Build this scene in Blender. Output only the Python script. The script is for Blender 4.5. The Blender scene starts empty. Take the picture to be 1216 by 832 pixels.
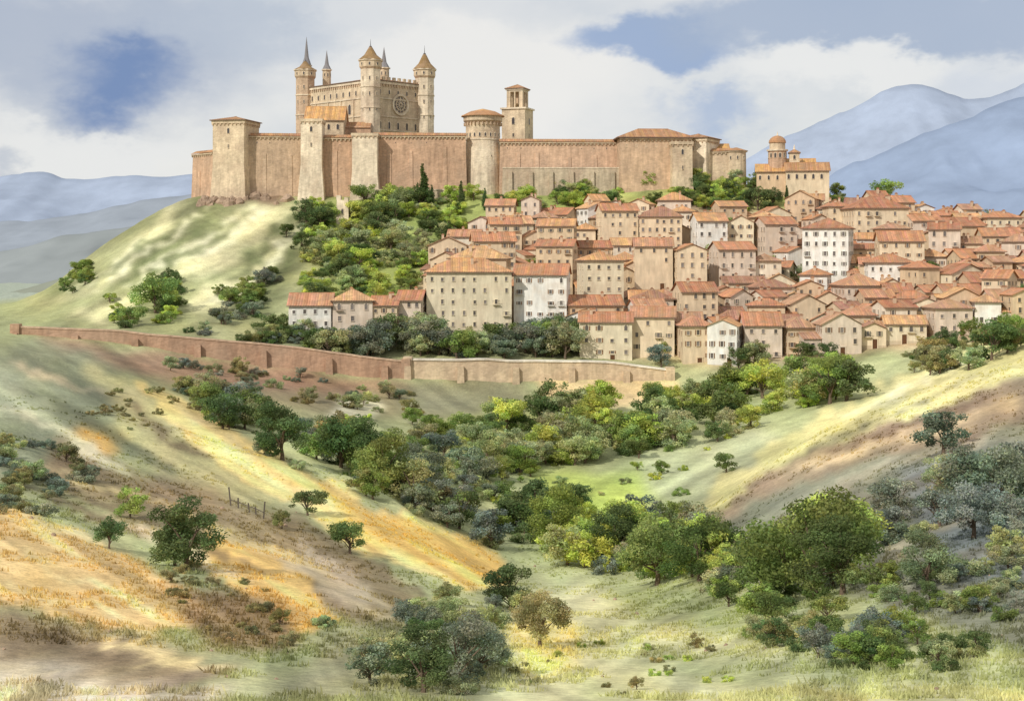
import bpy, math, random
import numpy as np
from mathutils import Vector, Matrix
random.seed(7); rng=np.random.default_rng(7)
F=1688.9; HY=300.0
scene=bpy.context.scene
def XX(px,Y): return (px-608.0)*Y/F
def ZZ(py,Y): return (HY-py)*Y/F
def lin(v):
    v=v/255.0
    return v/12.92 if v<=0.04045 else ((v+0.055)/1.055)**2.4
def C(r,g,b,k=0.9): return (lin(r)*k,lin(g)*k,lin(b)*k)
# ------------------------------------------------ noise
def _h(xi,yi,s):
    h=(xi*374761393+yi*668265263+s*974711)&0xffffffff
    h=((h^(h>>13))*1274126177)&0xffffffff
    return ((h^(h>>16))&0xffffff)/float(0xffffff)
def vn(x,y,s=0):
    x=np.asarray(x,float); y=np.asarray(y,float)
    xf=np.floor(x); yf=np.floor(y); xi=xf.astype(np.int64); yi=yf.astype(np.int64)
    fx=x-xf; fy=y-yf; fx=fx*fx*(3-2*fx); fy=fy*fy*(3-2*fy)
    a=_h(xi,yi,s); b=_h(xi+1,yi,s); c=_h(xi,yi+1,s); d=_h(xi+1,yi+1,s)
    return (a*(1-fx)+b*fx)*(1-fy)+(c*(1-fx)+d*fx)*fy
def fbm(x,y,s=0,o=4):
    t=0;a=.5;n=0
    for i in range(o):
        t=t+a*vn(x*2**i+i*17.3,y*2**i+i*9.1,s+i); n+=a; a*=.5
    return t/n
def blur(A,sig,axis):
    if sig<=0: return A
    k=int(3*sig)+1
    w=np.exp(-0.5*(np.arange(-k,k+1)/sig)**2); w/=w.sum()
    pad=[(0,0)]*A.ndim; pad[axis]=(k,k)
    P=np.pad(A,pad,mode='edge'); out=np.zeros_like(A); n=A.shape[axis]
    for i,wi in enumerate(w):
        sl=[slice(None)]*A.ndim; sl[axis]=slice(i,i+n); out+=wi*P[tuple(sl)]
    return out
# ------------------------------------------------ terrain height
T=None
def tail(z490,flat=True):
    return [(560,z490 if flat else z490*0.4-12),(640,-18),(800,-38),(1200,-42)]
def col(l,flat=True,end=None):
    ys=[-60,0,12]; zs=[-3,-3,-5]
    for Y,py in l: ys.append(Y); zs.append(ZZ(py,Y))
    for Y,z in tail(zs[-1],flat): ys.append(Y); zs.append(z)
    return ys,zs
cols={
-500:col([(25,900),(40,790),(60,690),(90,600),(130,510),(180,440),(230,402),(270,405),(330,400),(490,385)],False),
0:col([(25,900),(40,795),(60,695),(90,598),(130,510),(180,440),(230,402),(270,404),(330,392),(380,388),(430,378),(490,372)],False),
60:col([(25,895),(40,800),(60,705),(90,610),(130,525),(180,455),(230,412),(270,410),(302,410),(322,391),(380,385),(430,366),(490,343)],False),
120:col([(25,885),(40,805),(60,715),(90,625),(130,540),(180,470),(230,426),(270,418),(304,418),(322,393),(380,378),(430,335),(490,288)],False),
180:col([(25,880),(40,805),(60,725),(90,640),(130,555),(180,490),(230,446),(285,430),(307,430),(324,397),(380,372),(430,315),(470,270),(490,250)],False),
232:col([(25,875),(40,808),(60,730),(90,650),(130,565),(180,505),(230,462),(285,442),(309,438),(326,402),(380,372),(430,310),(470,255),(490,231)]),
300:col([(25,870),(40,810),(60,740),(90,660),(130,580),(180,518),(230,478),(288,456),(312,450),(328,408),(380,372),(430,312),(470,258),(490,232)]),
450:col([(25,870),(40,820),(60,760),(90,692),(130,630),(180,560),(230,514),(284,482),(316,466),(332,425),(380,380),(430,312),(470,252),(490,231)]),
600:col([(25,870),(40,830),(60,780),(90,725),(130,690),(180,625),(230,558),(280,505),(319,472),(332,430),(380,378),(430,312),(470,250),(490,229)]),
750:col([(25,880),(40,830),(60,782),(90,732),(130,690),(180,625),(230,558),(280,505),(319,474),(332,437),(380,376),(430,308),(470,242),(490,220)]),
850:col([(25,880),(40,830),(60,778),(90,720),(120,660),(145,610),(180,600),(230,552),(280,500),(319,462),(331,438),(380,372),(430,308),(470,240),(490,214)]),
950:col([(25,885),(40,828),(60,765),(90,690),(120,605),(145,545),(165,520),(185,522),(230,530),(280,482),(319,446),(331,436),(380,370),(430,308),(470,245),(490,222)]),
1060:col([(25,890),(40,820),(60,740),(90,645),(120,560),(150,495),(172,464),(195,470),(240,490),(280,462),(319,430),(331,420),(380,358),(430,302),(470,258),(490,246)]),
1216:col([(25,900),(40,815),(60,715),(90,605),(120,515),(150,445),(178,402),(200,408),(250,440),(290,420),(319,402),(331,396),(380,348),(430,305),(470,275),(490,266)]),
1700:col([(25,900),(40,800),(60,680),(90,560),(120,450),(150,385),(178,350),(200,360),(290,400),(331,390),(380,350),(430,315),(470,290),(490,285)]),
}
PX=np.arange(-2000,3210,10.0); YT=np.arange(-60,1202,2.0)
ck=sorted(cols); Zc=np.array([np.interp(YT,cols[k][0],cols[k][1]) for k in ck])
T=np.zeros((len(PX),len(YT)))
for j in range(len(YT)): T[:,j]=np.interp(PX,ck,Zc[:,j])
T=blur(blur(T,2.0,0),1.8,1)
def UofXY(X,Y): return 608+F*X/np.maximum(Y,50.0)
def ss(a,b,x):
    t=np.clip((x-a)/(b-a),0,1); return t*t*(3-2*t)
def gully(a,b,seed):
    n=fbm(a,b,seed,4); return 1-np.abs(n-.5)*4
def height(X,Y,noise=True):
    X=np.asarray(X,float); Y=np.asarray(Y,float)
    U=UofXY(X,Y)
    u=np.clip((U+2000)/10,0,len(PX)-1.001); w=np.clip((Y+60)/2,0,len(YT)-1.001)
    i=u.astype(int); j=w.astype(int); a=u-i; b=w-j
    z=(T[i,j]*(1-a)+T[i+1,j]*a)*(1-b)+(T[i,j+1]*(1-a)+T[i+1,j+1]*a)*b
    if noise:
        am=np.clip(Y/160,0.25,1.0)*np.where(Y>600,1.5,1.0)
        z=z+am*(1.9*(fbm(X/22,Y/22,3)-.5)+0.5*(fbm(X/4,Y/4,9,3)-.5))
        z=z+np.clip(Y/400,0.08,.5)*0.35*(fbm(X/1.0,Y/1.0,19,2)-.5)
        z=z+np.clip((Y-900)/2000,0,1)*30*(fbm(X/300,Y/300,5)-.5)
        mc=ss(345,380,Y)*(1-ss(470,486,Y))*(1-ss(330,430,U)); p=.85*X-.5*Y; q=.5*X+.85*Y
        z=z+mc*2.2*(gully(p/26,q/120,71)-.3)
        ml=ss(30,70,Y)*(1-ss(230,280,Y))*(1-ss(480,640,U)); p=.85*X+.5*Y; q=-.5*X+.85*Y
        z=z+ml*np.clip(Y/120,.3,1)*1.1*(gully(p/20,q/90,72)-.3)
        mr_=ss(30,60,Y)*(1-ss(160,176,Y))*ss(800,950,U); p=.75*X-.65*Y; q=.65*X+.75*Y
        z=z+mr_*.9*(gully(p/20,q/80,73)-.3)
    return z
YS=np.arange(20,600,0.5)
def groundY(px,py):
    X=(px-608)*YS/F; z=height(X,YS); p=HY-z*F/YS
    k=np.nonzero(p<=py)[0]
    if len(k)==0: return None
    return float(YS[k[0]])
# ------------------------------------------------ ground colour fields
cx0,cy0,cs=-500,150,2
CW,CH=1110,420
gx,gy=np.meshgrid(cx0+cs*np.arange(CW),cy0+cs*np.arange(CH),indexing='ij')
canvas=np.zeros((CW,CH,3)); canvas[:]=C(166,170,122)
wx=gx+46*(fbm(gx/60,gy/40,31)-.5)+20*(fbm(gx/12,gy/8,33)-.5); wy=gy+34*(fbm(gx/70,gy/40,32)-.5)+14*(fbm(gx/12,gy/7,34)-.5)
def pmask(poly):
    ins=np.zeros(wx.shape,bool); n=len(poly)
    for i in range(n):
        x1,y1=poly[i]; x2,y2=poly[(i+1)%n]
        if y1==y2: continue
        c=((y1>wy)!=(y2>wy))&(wx<(x2-x1)*(wy-y1)/(y2-y1)+x1)
        ins^=c
    return ins.astype(float)
def paint(poly,colr,a=0.9,soft=2.5,strk=0.0):
    global canvas
    m=blur(blur(pmask(poly),soft,0),soft*.7,1)*a
    canvas=canvas*(1-m[...,None])+np.array(colr)*m[...,None]
def stroke(x0,y0,x1,y1,w,colr,a=.85,soft=1.3):
    dx,dy=x1-x0,y1-y0; L=math.hypot(dx,dy); nx,ny=-dy/L*w/2,dx/L*w/2
    paint([(x0,y0),(x0+dx*.3+nx,y0+dy*.3+ny),(x0+dx*.75+nx*1.1,y0+dy*.75+ny*1.1),(x1,y1),(x0+dx*.7-nx,y0+dy*.7-ny),(x0+dx*.25-nx*.7,y0+dy*.25-ny*.7)],colr,a,soft)
paint([(-500,150),(1700,150),(1700,450),(-500,450)],C(164,164,118),1)
# castle hill
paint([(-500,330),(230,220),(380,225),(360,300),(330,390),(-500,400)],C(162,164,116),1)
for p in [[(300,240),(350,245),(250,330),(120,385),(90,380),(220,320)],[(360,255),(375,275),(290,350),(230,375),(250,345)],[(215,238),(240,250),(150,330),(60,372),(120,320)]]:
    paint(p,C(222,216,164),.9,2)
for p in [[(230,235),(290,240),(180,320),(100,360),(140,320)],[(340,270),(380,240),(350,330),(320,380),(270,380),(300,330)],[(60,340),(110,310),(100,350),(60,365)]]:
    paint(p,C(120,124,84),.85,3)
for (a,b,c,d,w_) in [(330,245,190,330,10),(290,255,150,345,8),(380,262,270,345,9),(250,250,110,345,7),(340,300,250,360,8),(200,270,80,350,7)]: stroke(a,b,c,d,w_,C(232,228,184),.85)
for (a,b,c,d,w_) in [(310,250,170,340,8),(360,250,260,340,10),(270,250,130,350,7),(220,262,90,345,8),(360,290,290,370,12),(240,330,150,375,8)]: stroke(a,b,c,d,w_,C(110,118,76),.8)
paint([(232,222),(340,220),(325,246),(270,245),(240,240)],C(134,110,88),.9,2)
paint([(380,230),(1000,210),(1000,250),(560,265),(500,330),(470,380),(370,380)],C(150,160,90),.9,4)
paint([(400,240),(470,250),(480,290),(420,320),(390,290)],C(196,200,116),.8,3)
paint([(640,235),(760,230),(880,225),(960,240),(820,250),(700,250)],C(186,190,106),.8,3)
# town ground
paint([(500,330),(560,265),(760,243),(980,243),(1300,260),(1700,400),(1200,400),(1060,415),(950,432),(800,432),(600,395),(480,395)],C(190,166,132),.95,3)
# valley general
paint([(-500,395),(60,400),(480,440),(800,450),(1000,430),(1700,400),(1700,1000),(-500,1000)],C(176,180,130),1,3)
paint([(130,425),(480,460),(470,500),(330,485),(200,460)],C(142,130,98),.9,4)
paint([(40,398),(200,418),(480,448),(480,466),(300,460),(180,442),(60,416)],C(156,122,98),.85,3)
paint([(400,465),(460,480),(430,505),(380,495)],C(228,222,184),.9,2)
paint([(610,450),(800,455),(790,472),(720,480),(690,494),(640,488),(655,460)],C(224,196,146),.95,2)
paint([(460,450),(620,450),(650,490),(560,525),(480,505)],C(122,116,90),.8,4)
paint([(520,500),(700,480),(720,500),(600,560),(540,540)],C(194,200,128),.8,3)
paint([(620,560),(760,560),(800,600),(720,625),(640,600)],C(186,202,100),.9,4)  # light-green meadow, its sunlit look painted into the ground colour
paint([(740,540),(900,500),(940,520),(860,580),(780,600)],C(190,194,152),.8,4)
# left hillside
paint([(-500,395),(60,405),(160,440),(180,500),(120,560),(-500,640)],C(136,140,112),.9,5)
paint([(-500,420),(0,430),(80,470),(60,500),(-500,480)],C(176,178,142),.8,4)
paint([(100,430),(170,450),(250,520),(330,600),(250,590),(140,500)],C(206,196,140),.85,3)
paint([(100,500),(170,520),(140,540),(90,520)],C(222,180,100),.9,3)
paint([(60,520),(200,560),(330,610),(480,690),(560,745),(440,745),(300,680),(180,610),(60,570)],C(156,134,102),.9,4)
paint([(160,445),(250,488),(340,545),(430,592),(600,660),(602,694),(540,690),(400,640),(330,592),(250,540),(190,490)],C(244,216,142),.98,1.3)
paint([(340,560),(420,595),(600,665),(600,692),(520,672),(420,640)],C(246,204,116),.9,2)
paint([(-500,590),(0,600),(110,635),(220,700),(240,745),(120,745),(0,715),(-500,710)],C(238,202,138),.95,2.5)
paint([(235,625),(330,658),(400,735),(350,750),(280,705),(235,665)],C(244,204,124),.97,1.6)
paint([(340,640),(420,680),(470,720),(400,710)],C(222,204,172),.8,2)
paint([(-500,720),(0,720),(120,745),(240,770),(330,800),(300,840),(0,780),(-500,770)],C(160,136,108),.85,4)
paint([(-500,780),(0,770),(180,795),(380,830),(400,1000),(-500,1000)],C(232,218,188),.9,4)
paint([(200,700),(330,710),(350,770),(250,765),(210,735)],C(158,124,90),.8,4)
paint([(380,745),(600,720),(600,832),(380,832)],C(160,156,120),.7,5)
for (a,b,c,d,w_,k_) in [(20,455,230,560,16,0),(0,480,170,560,14,1),(60,560,330,690,16,2),(0,560,200,640,14,2),(120,600,300,700,14,3),(330,610,520,710,14,2),(300,650,480,740,14,3),(0,640,190,735,8,4),(0,600,120,640,10,4),(20,740,230,790,10,2),(0,765,200,815,12,3),(180,455,330,560,10,4),(250,520,420,620,9,4),(100,745,330,800,9,4),(140,470,260,550,8,2),(0,425,120,470,10,3),(60,545,300,640,8,4),(190,600,400,690,7,4),(0,690,200,760,7,4)]:
    stroke(a,b,c,d,w_,[C(124,128,96),C(212,206,166),C(126,108,82),C(222,204,164),C(248,226,164)][k_],.8,1.5)
# valley foreground
paint([(600,705),(700,700),(900,760),(1216,790),(1400,1000),(560,1000),(600,790)],C(214,210,158),.95,5)
paint([(605,735),(680,740),(690,790),(620,800)],C(234,214,140),.85,3)
paint([(700,700),(860,700),(900,760),(760,745)],C(150,158,106),.75,5)
paint([(760,780),(980,770),(1216,800),(1216,825),(860,812)],C(160,168,120),.75,5)
# right slope
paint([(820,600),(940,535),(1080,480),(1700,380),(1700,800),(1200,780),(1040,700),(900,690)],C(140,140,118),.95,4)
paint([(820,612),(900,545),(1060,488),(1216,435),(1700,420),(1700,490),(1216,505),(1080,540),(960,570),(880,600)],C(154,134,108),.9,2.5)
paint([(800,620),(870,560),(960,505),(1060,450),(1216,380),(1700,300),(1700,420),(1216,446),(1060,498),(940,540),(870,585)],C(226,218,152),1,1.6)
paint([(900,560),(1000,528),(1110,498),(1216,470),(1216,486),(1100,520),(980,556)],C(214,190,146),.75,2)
paint([(1080,560),(1216,530),(1216,700),(1100,680)],C(126,136,140),.7,6)
for (a,b,c,d,w_,k_) in [(1216,500,860,640,14,0),(1216,540,900,650,16,1),(1216,455,960,545,8,2),(1216,590,980,690,14,0),(1216,398,980,500,6,3),(1216,420,900,560,5,1),(1216,640,1040,720,16,1)]:
    stroke(a,b,c,d,w_,[C(176,168,140),C(120,116,98),C(112,90,72),C(242,236,188)][k_],.75,1.6)
# streaks
st=fbm((gx+0.6*gy)/140,(gy-0.62*gx)/14,51,4); st2=fbm((gx-gy)/120,(gy+0.5*gx)/12,52,4)
lw=np.clip((800-gx)/250,0,1)*np.clip((gy-385)/20,0,1); s=(st*lw+st2*(1-lw))
canvas*=np.clip(0.4+1.25*s,0.68,1.35)[...,None]
big=fbm(gx/90,gy/55,61,4)
canvas*=(0.9+0.3*big)[...,None]
canvas[...,0]*=(0.93+.16*fbm(gx/50,gy/30,62)); canvas[...,2]*=(0.9+.25*fbm(gx/50,gy/30,63))
canvas=np.clip(canvas,0,.85)
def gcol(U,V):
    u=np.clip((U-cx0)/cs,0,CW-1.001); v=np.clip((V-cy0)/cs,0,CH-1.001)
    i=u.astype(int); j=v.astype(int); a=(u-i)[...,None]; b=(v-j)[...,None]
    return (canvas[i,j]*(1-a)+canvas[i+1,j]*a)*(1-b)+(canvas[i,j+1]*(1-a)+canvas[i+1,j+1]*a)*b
# ------------------------------------------------ materials
def nd(nt,t,**k):
    n=nt.nodes.new(t)
    for a,b in k.items(): setattr(n,a,b)
    return n
def newmat(name):
    m=bpy.data.materials.new(name); m.use_nodes=True; nt=m.node_tree; nt.nodes.clear()
    out=nd(nt,'ShaderNodeOutputMaterial'); return m,nt,out
def noisemul(nt,src,coord,scale,lo,hi,detail=3,vscale=None):
    v=coord
    if vscale:
        mp=nd(nt,'ShaderNodeMapping'); mp.inputs['Scale'].default_value=vscale; nt.links.new(coord,mp.inputs[0]); v=mp.outputs[0]
    n=nd(nt,'ShaderNodeTexNoise'); n.inputs['Scale'].default_value=scale; n.inputs['Detail'].default_value=detail; n.inputs['Roughness'].default_value=.62
    nt.links.new(v,n.inputs['Vector'])
    mr=nd(nt,'ShaderNodeMapRange'); mr.inputs[1].default_value=.3; mr.inputs[2].default_value=.7; mr.inputs[3].default_value=lo; mr.inputs[4].default_value=hi
    nt.links.new(n.outputs[0],mr.inputs[0])
    s=nd(nt,'ShaderNodeVectorMath',operation='SCALE'); nt.links.new(src,s.inputs[0]); nt.links.new(mr.outputs[0],s.inputs['Scale'])
    return s.outputs[0],n
def surfmat(name,scales,bump=(4,.1,.4),rough=.9,block=None,spec=0.2,hue=None,bt=(.9,1.08)):
    m,nt,out=newmat(name)
    at=nd(nt,'ShaderNodeAttribute',attribute_name='Col'); tc=nd(nt,'ShaderNodeTexCoord'); co=tc.outputs['Object']
    src=at.outputs['Color']
    for s in scales:
        src,_=noisemul(nt,src,co,s[0],s[1],s[2],vscale=s[3] if len(s)>3 else None)
    if hue:
        n=nd(nt,'ShaderNodeTexNoise'); n.inputs['Scale'].default_value=hue[0]; n.inputs['Detail'].default_value=3; nt.links.new(co,n.inputs['Vector'])
        mr=nd(nt,'ShaderNodeMapRange'); mr.inputs[1].default_value=.45; mr.inputs[2].default_value=.65; mr.inputs[4].default_value=hue[2]; nt.links.new(n.outputs[0],mr.inputs[0])
        mx=nd(nt,'ShaderNodeMix',data_type='RGBA',blend_type='MIX'); nt.links.new(mr.outputs[0],mx.inputs[0]); nt.links.new(src,mx.inputs[6]); mx.inputs[7].default_value=(*hue[1],1); src=mx.outputs[2]
    b=nd(nt,'ShaderNodeBsdfPrincipled'); b.inputs['Roughness'].default_value=rough; b.inputs['Specular IOR Level'].default_value=spec
    nt.links.new(src,b.inputs['Base Color'])
    nz=nd(nt,'ShaderNodeTexNoise'); nz.inputs['Scale'].default_value=bump[0]; nz.inputs['Detail'].default_value=4; nt.links.new(co,nz.inputs['Vector'])
    hgt=nz.outputs[0]
    if block:
        vo=nd(nt,'ShaderNodeTexVoronoi',feature='F1'); vo.inputs['Scale'].default_value=1.0
        mp=nd(nt,'ShaderNodeMapping'); mp.inputs['Scale'].default_value=block; nt.links.new(co,mp.inputs[0]); nt.links.new(mp.outputs[0],vo.inputs['Vector'])
        sep=nd(nt,'ShaderNodeSeparateColor'); nt.links.new(vo.outputs['Color'],sep.inputs[0])
        mr=nd(nt,'ShaderNodeMapRange'); mr.inputs[3].default_value=bt[0]; mr.inputs[4].default_value=bt[1]; nt.links.new(sep.outputs[0],mr.inputs[0])
        s=nd(nt,'ShaderNodeVectorMath',operation='SCALE'); nt.links.new(src,s.inputs[0]); nt.links.new(mr.outputs[0],s.inputs['Scale']); nt.links.new(s.outputs[0],b.inputs['Base Color'])
        ad=nd(nt,'ShaderNodeMath',operation='SUBTRACT'); nt.links.new(hgt,ad.inputs[0]); nt.links.new(vo.outputs['Distance'],ad.inputs[1]); hgt=ad.outputs[0]
    bp=nd(nt,'ShaderNodeBump'); bp.inputs['Distance'].default_value=bump[1]; bp.inputs['Strength'].default_value=bump[2]
    nt.links.new(hgt,bp.inputs['Height']); nt.links.new(bp.outputs[0],b.inputs['Normal'])
    nt.links.new(b.outputs[0],out.inputs[0]); return m
M_ground=surfmat('ground_grass',[(.3,.85,1.15),(2.2,.82,1.16),(11,.84,1.15)],bump=(3,.18,.5))
M_stone=surfmat('sandstone',[(.08,.84,1.14),(.5,.86,1.12),(.9,.76,1.14,(1,1,.15))],bump=(3,.1,.5),block=(1.1,1.1,2.0),hue=(.13,C(184,158,134),.5))
M_plaster=surfmat('plaster',[(.3,.88,1.1),(1.2,.82,1.1,(1,1,.2))],bump=(5,.04,.4),hue=(.35,C(212,186,156),.3))
M_tile=surfmat('roof_tile',[(.35,.8,1.2),(3,.76,1.22)],bump=(6,.06,.6),hue=(.5,C(164,136,110),.55))
M_dark=surfmat('window_glass',[(2,.8,1.2)],bump=(2,.01,.2),rough=.25,spec=.5)
M_trim=surfmat('trim_wood',[(3,.8,1.2)],bump=(8,.02,.4))
M_far=surfmat('mountain_slope',[(.002,.9,1.08),(.012,.94,1.06)],bump=(.01,4,.3),spec=0)
MATS=[M_stone,M_plaster,M_tile,M_dark,M_trim]
ST,PL,TI,DK,TR=range(5)
def bark():
    m,nt,out=newmat('bark'); tc=nd(nt,'ShaderNodeTexCoord'); rgb=nd(nt,'ShaderNodeRGB'); rgb.outputs[0].default_value=(.17,.125,.09,1)
    s,n=noisemul(nt,rgb.outputs[0],tc.outputs['Object'],6,.6,1.4); b=nd(nt,'ShaderNodeBsdfDiffuse'); nt.links.new(s,b.inputs[0]); nt.links.new(b.outputs[0],out.inputs[0]); return m
def leafm():
    m,nt,out=newmat('leaf'); oi=nd(nt,'ShaderNodeObjectInfo'); at=nd(nt,'ShaderNodeAttribute',attribute_name='Col')
    mx=nd(nt,'ShaderNodeMix',data_type='RGBA',blend_type='MULTIPLY'); mx.inputs[0].default_value=1
    nt.links.new(oi.outputs['Color'],mx.inputs[6]); nt.links.new(at.outputs['Color'],mx.inputs[7])
    d=nd(nt,'ShaderNodeBsdfDiffuse'); t=nd(nt,'ShaderNodeBsdfTranslucent'); ms=nd(nt,'ShaderNodeMixShader'); ms.inputs[0].default_value=.42
    nt.links.new(mx.outputs[2],d.inputs[0]); nt.links.new(mx.outputs[2],t.inputs[0]); nt.links.new(d.outputs[0],ms.inputs[1]); nt.links.new(t.outputs[0],ms.inputs[2]); nt.links.new(ms.outputs[0],out.inputs[0]); return m
M_bark=bark(); M_leaf=leafm()
def grassm():
    m,nt,out=newmat('grass_blade'); at=nd(nt,'ShaderNodeAttribute',attribute_name='Col')
    d=nd(nt,'ShaderNodeBsdfDiffuse'); t=nd(nt,'ShaderNodeBsdfTranslucent'); ms=nd(nt,'ShaderNodeMixShader'); ms.inputs[0].default_value=.4
    nt.links.new(at.outputs[0],d.inputs[0]); nt.links.new(at.outputs[0],t.inputs[0]); nt.links.new(d.outputs[0],ms.inputs[1]); nt.links.new(t.outputs[0],ms.inputs[2]); nt.links.new(ms.outputs[0],out.inputs[0]); return m
M_grass=grassm()
# ------------------------------------------------ mesh helpers
def link(o): scene.collection.objects.link(o); return o
def npmesh(name,V,Fq,colv=None,domain='POINT',mats=(),midx=None,smooth=False):
    V=np.asarray(V,np.float32); Fq=np.asarray(Fq,np.int32); k=Fq.shape[1]
    me=bpy.data.meshes.new(name); me.vertices.add(len(V)); me.vertices.foreach_set('co',V.ravel())
    me.loops.add(Fq.size); me.loops.foreach_set('vertex_index',Fq.ravel())
    me.polygons.add(len(Fq)); me.polygons.foreach_set('loop_start',np.arange(0,Fq.size,k,dtype=np.int32))
    for m in mats: me.materials.append(m)
    if midx is not None: me.polygons.foreach_set('material_index',np.asarray(midx,np.int32))
    me.polygons.foreach_set('use_smooth',np.full(len(Fq),smooth))
    me.update(calc_edges=True)
    if colv is not None:
        a=me.attributes.new('Col','FLOAT_COLOR',domain); c=np.ones((len(colv),4),np.float32); c[:,:3]=colv; a.data.foreach_set('color',c.ravel())
    return me
def grid_faces(n,m):
    i,j=np.meshgrid(np.arange(n-1),np.arange(m-1),indexing='ij'); a=(i*m+j).ravel()
    return np.stack([a,a+m,a+m+1,a+1],1)
class MB:
    def __init__(s): s.v=[];s.f=[];s.m=[];s.c=[];s.M=Matrix.Identity(4);s.jit=0.05
    def add(s,vs,fs,mat,colr):
        o=len(s.v)
        for p in vs:
            q=s.M@Vector(p); s.v.append((q.x,q.y,q.z))
        for f in fs:
            j=1+random.uniform(-s.jit,s.jit)
            s.f.append([o+i for i in f]); s.m.append(mat); s.c.append((colr[0]*j,colr[1]*j,colr[2]*j,1))
    def box(s,x0,x1,y0,y1,z0,z1,mat,colr,b=0):
        vs=[(x0-b,y0-b,z0),(x1+b,y0-b,z0),(x1+b,y1+b,z0),(x0-b,y1+b,z0),(x0,y0,z1),(x1,y0,z1),(x1,y1,z1),(x0,y1,z1)]
        s.add(vs,[(3,2,1,0),(4,5,6,7),(0,1,5,4),(1,2,6,5),(2,3,7,6),(3,0,4,7)],mat,colr)
    def cyl(s,cx,cy,z0,z1,r0,r1,n,mat,colr,ph=0,cap=True):
        vs=[];fs=[]
        for i in range(n):
            a=ph+2*math.pi*i/n; vs.append((cx+r0*math.cos(a),cy+r0*math.sin(a),z0))
        if r1<=1e-4:
            vs.append((cx,cy,z1)); fs=[(i,(i+1)%n,n) for i in range(n)]
        else:
            for i in range(n):
                a=ph+2*math.pi*i/n; vs.append((cx+r1*math.cos(a),cy+r1*math.sin(a),z1))
            fs=[(i,(i+1)%n,n+(i+1)%n,n+i) for i in range(n)]
            if cap: fs.append(tuple(range(n,2*n)))
        if cap: fs.append(tuple(reversed(range(n))))
        s.add(vs,fs,mat,colr)
    def slope(s,A,B,U,a,b,colr,step=.6,mat=TI):
        A=Vector(A);B=Vector(B);U=Vector(U);L=(B-A).length; n=max(3,int(L/step)); nr=(B-A).cross(U).normalized()*0.09
        def t(q):
            r=1.0
            if a>1e-6: r=min(r,q/a)
            if b<1-1e-6: r=min(r,(1-q)/(1-b))
            return max(0.0,r)
        for i in range(n):
            s0=i/n;s1=(i+1)/n;sm=(s0+s1)/2
            P=lambda q,h=0: tuple(A+(B-A)*q+nr*h)
            Q=lambda q,h=0: tuple(A+(B-A)*q+U*t(q)+nr*h)
            j=random.uniform(.82,1.16); cc=(colr[0]*j,colr[1]*j*random.uniform(.93,1.09),colr[2]*j*random.uniform(.9,1.15))
            s.add([P(s0),P(sm,1),P(s1),Q(s1),Q(sm,1),Q(s0)],[(0,1,4,5),(1,2,3,4)],mat,cc)
    def hip(s,x0,x1,y0,y1,z,r,colr,under=None,step=.6):
        w=x1-x0;d=y1-y0;h=min(w,d)/2
        s.box(x0+.02,x1-.02,y0+.02,y1-.02,z-.22,z-.01,TR,under or (.22,.15,.11))
        ax=h/w;ay=h/d
        s.slope((x0,y0,z),(x1,y0,z),(0,h,r),ax,1-ax,colr,step); s.slope((x1,y1,z),(x0,y1,z),(0,-h,r),ax,1-ax,colr,step)
        s.slope((x0,y1,z),(x0,y0,z),(h,0,r),ay,1-ay,colr,step); s.slope((x1,y0,z),(x1,y1,z),(-h,0,r),ay,1-ay,colr,step)
        if w>=d: s.box(x0+h,x1-h,(y0+y1)/2-.15,(y0+y1)/2+.15,z+r-.1,z+r+.16,TI,colr)
        else: s.box((x0+x1)/2-.15,(x0+x1)/2+.15,y0+h,y1-h,z+r-.1,z+r+.16,TI,colr)
    def gable(s,x0,x1,y0,y1,z,r,colr,wall,wm=PL,alongx=True,step=.6,o=.5):
        if alongx:
            h=(y1-y0)/2; ym=(y0+y1)/2; k=r/h
            s.add([(x0+.01,y0,z),(x0+.01,y1,z),(x0+.01,ym,z+r)],[(0,2,1)],wm,wall); s.add([(x1-.01,y0,z),(x1-.01,y1,z),(x1-.01,ym,z+r)],[(0,1,2)],wm,wall)
            s.slope((x0-o,y0-o,z-o*k+.08),(x1+o,y0-o,z-o*k+.08),(0,h+o,r+o*k),0,1,colr,step); s.slope((x1+o,y1+o,z-o*k+.08),(x0-o,y1+o,z-o*k+.08),(0,-h-o,r+o*k),0,1,colr,step)
            s.box(x0-o,x1+o,ym-.15,ym+.15,z+r,z+r+.25,TI,colr)
            s.box(x0-o,x1+o,y0-o-.05,y0-o+.06,z-o*k-.15,z-o*k+.05,TR,(.22,.15,.11))
        else:
            h=(x1-x0)/2; xm=(x0+x1)/2;k=r/h
            s.add([(x0,y0+.01,z),(x1,y0+.01,z),(xm,y0+.01,z+r)],[(0,1,2)],wm,wall); s.add([(x0,y1-.01,z),(x1,y1-.01,z),(xm,y1-.01,z+r)],[(0,2,1)],wm,wall)
            s.slope((x0-o,y1+o,z-o*k+.08),(x0-o,y0-o,z-o*k+.08),(h+o,0,r+o*k),0,1,colr,step); s.slope((x1+o,y0-o,z-o*k+.08),(x1+o,y1+o,z-o*k+.08),(-h-o,0,r+o*k),0,1,colr,step)
            s.box(xm-.15,xm+.15,y0-o,y1+o,z+r,z+r+.25,TI,colr)
    def ob(s,P,r,n,x0,x1,y0,y1,z0,z1,mat,colr):
        P=Vector(P);r=Vector(r);n=Vector(n);u=Vector((0,0,1))
        vs=[tuple(P+r*x+n*y+u*z) for x,y,z in [(x0,y0,z0),(x1,y0,z0),(x1,y1,z0),(x0,y1,z0),(x0,y0,z1),(x1,y0,z1),(x1,y1,z1),(x0,y1,z1)]]
        s.add(vs,[(0,1,2,3),(7,6,5,4),(4,5,1,0),(5,6,2,1),(6,7,3,2),(7,4,0,3)],mat,colr)
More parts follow.
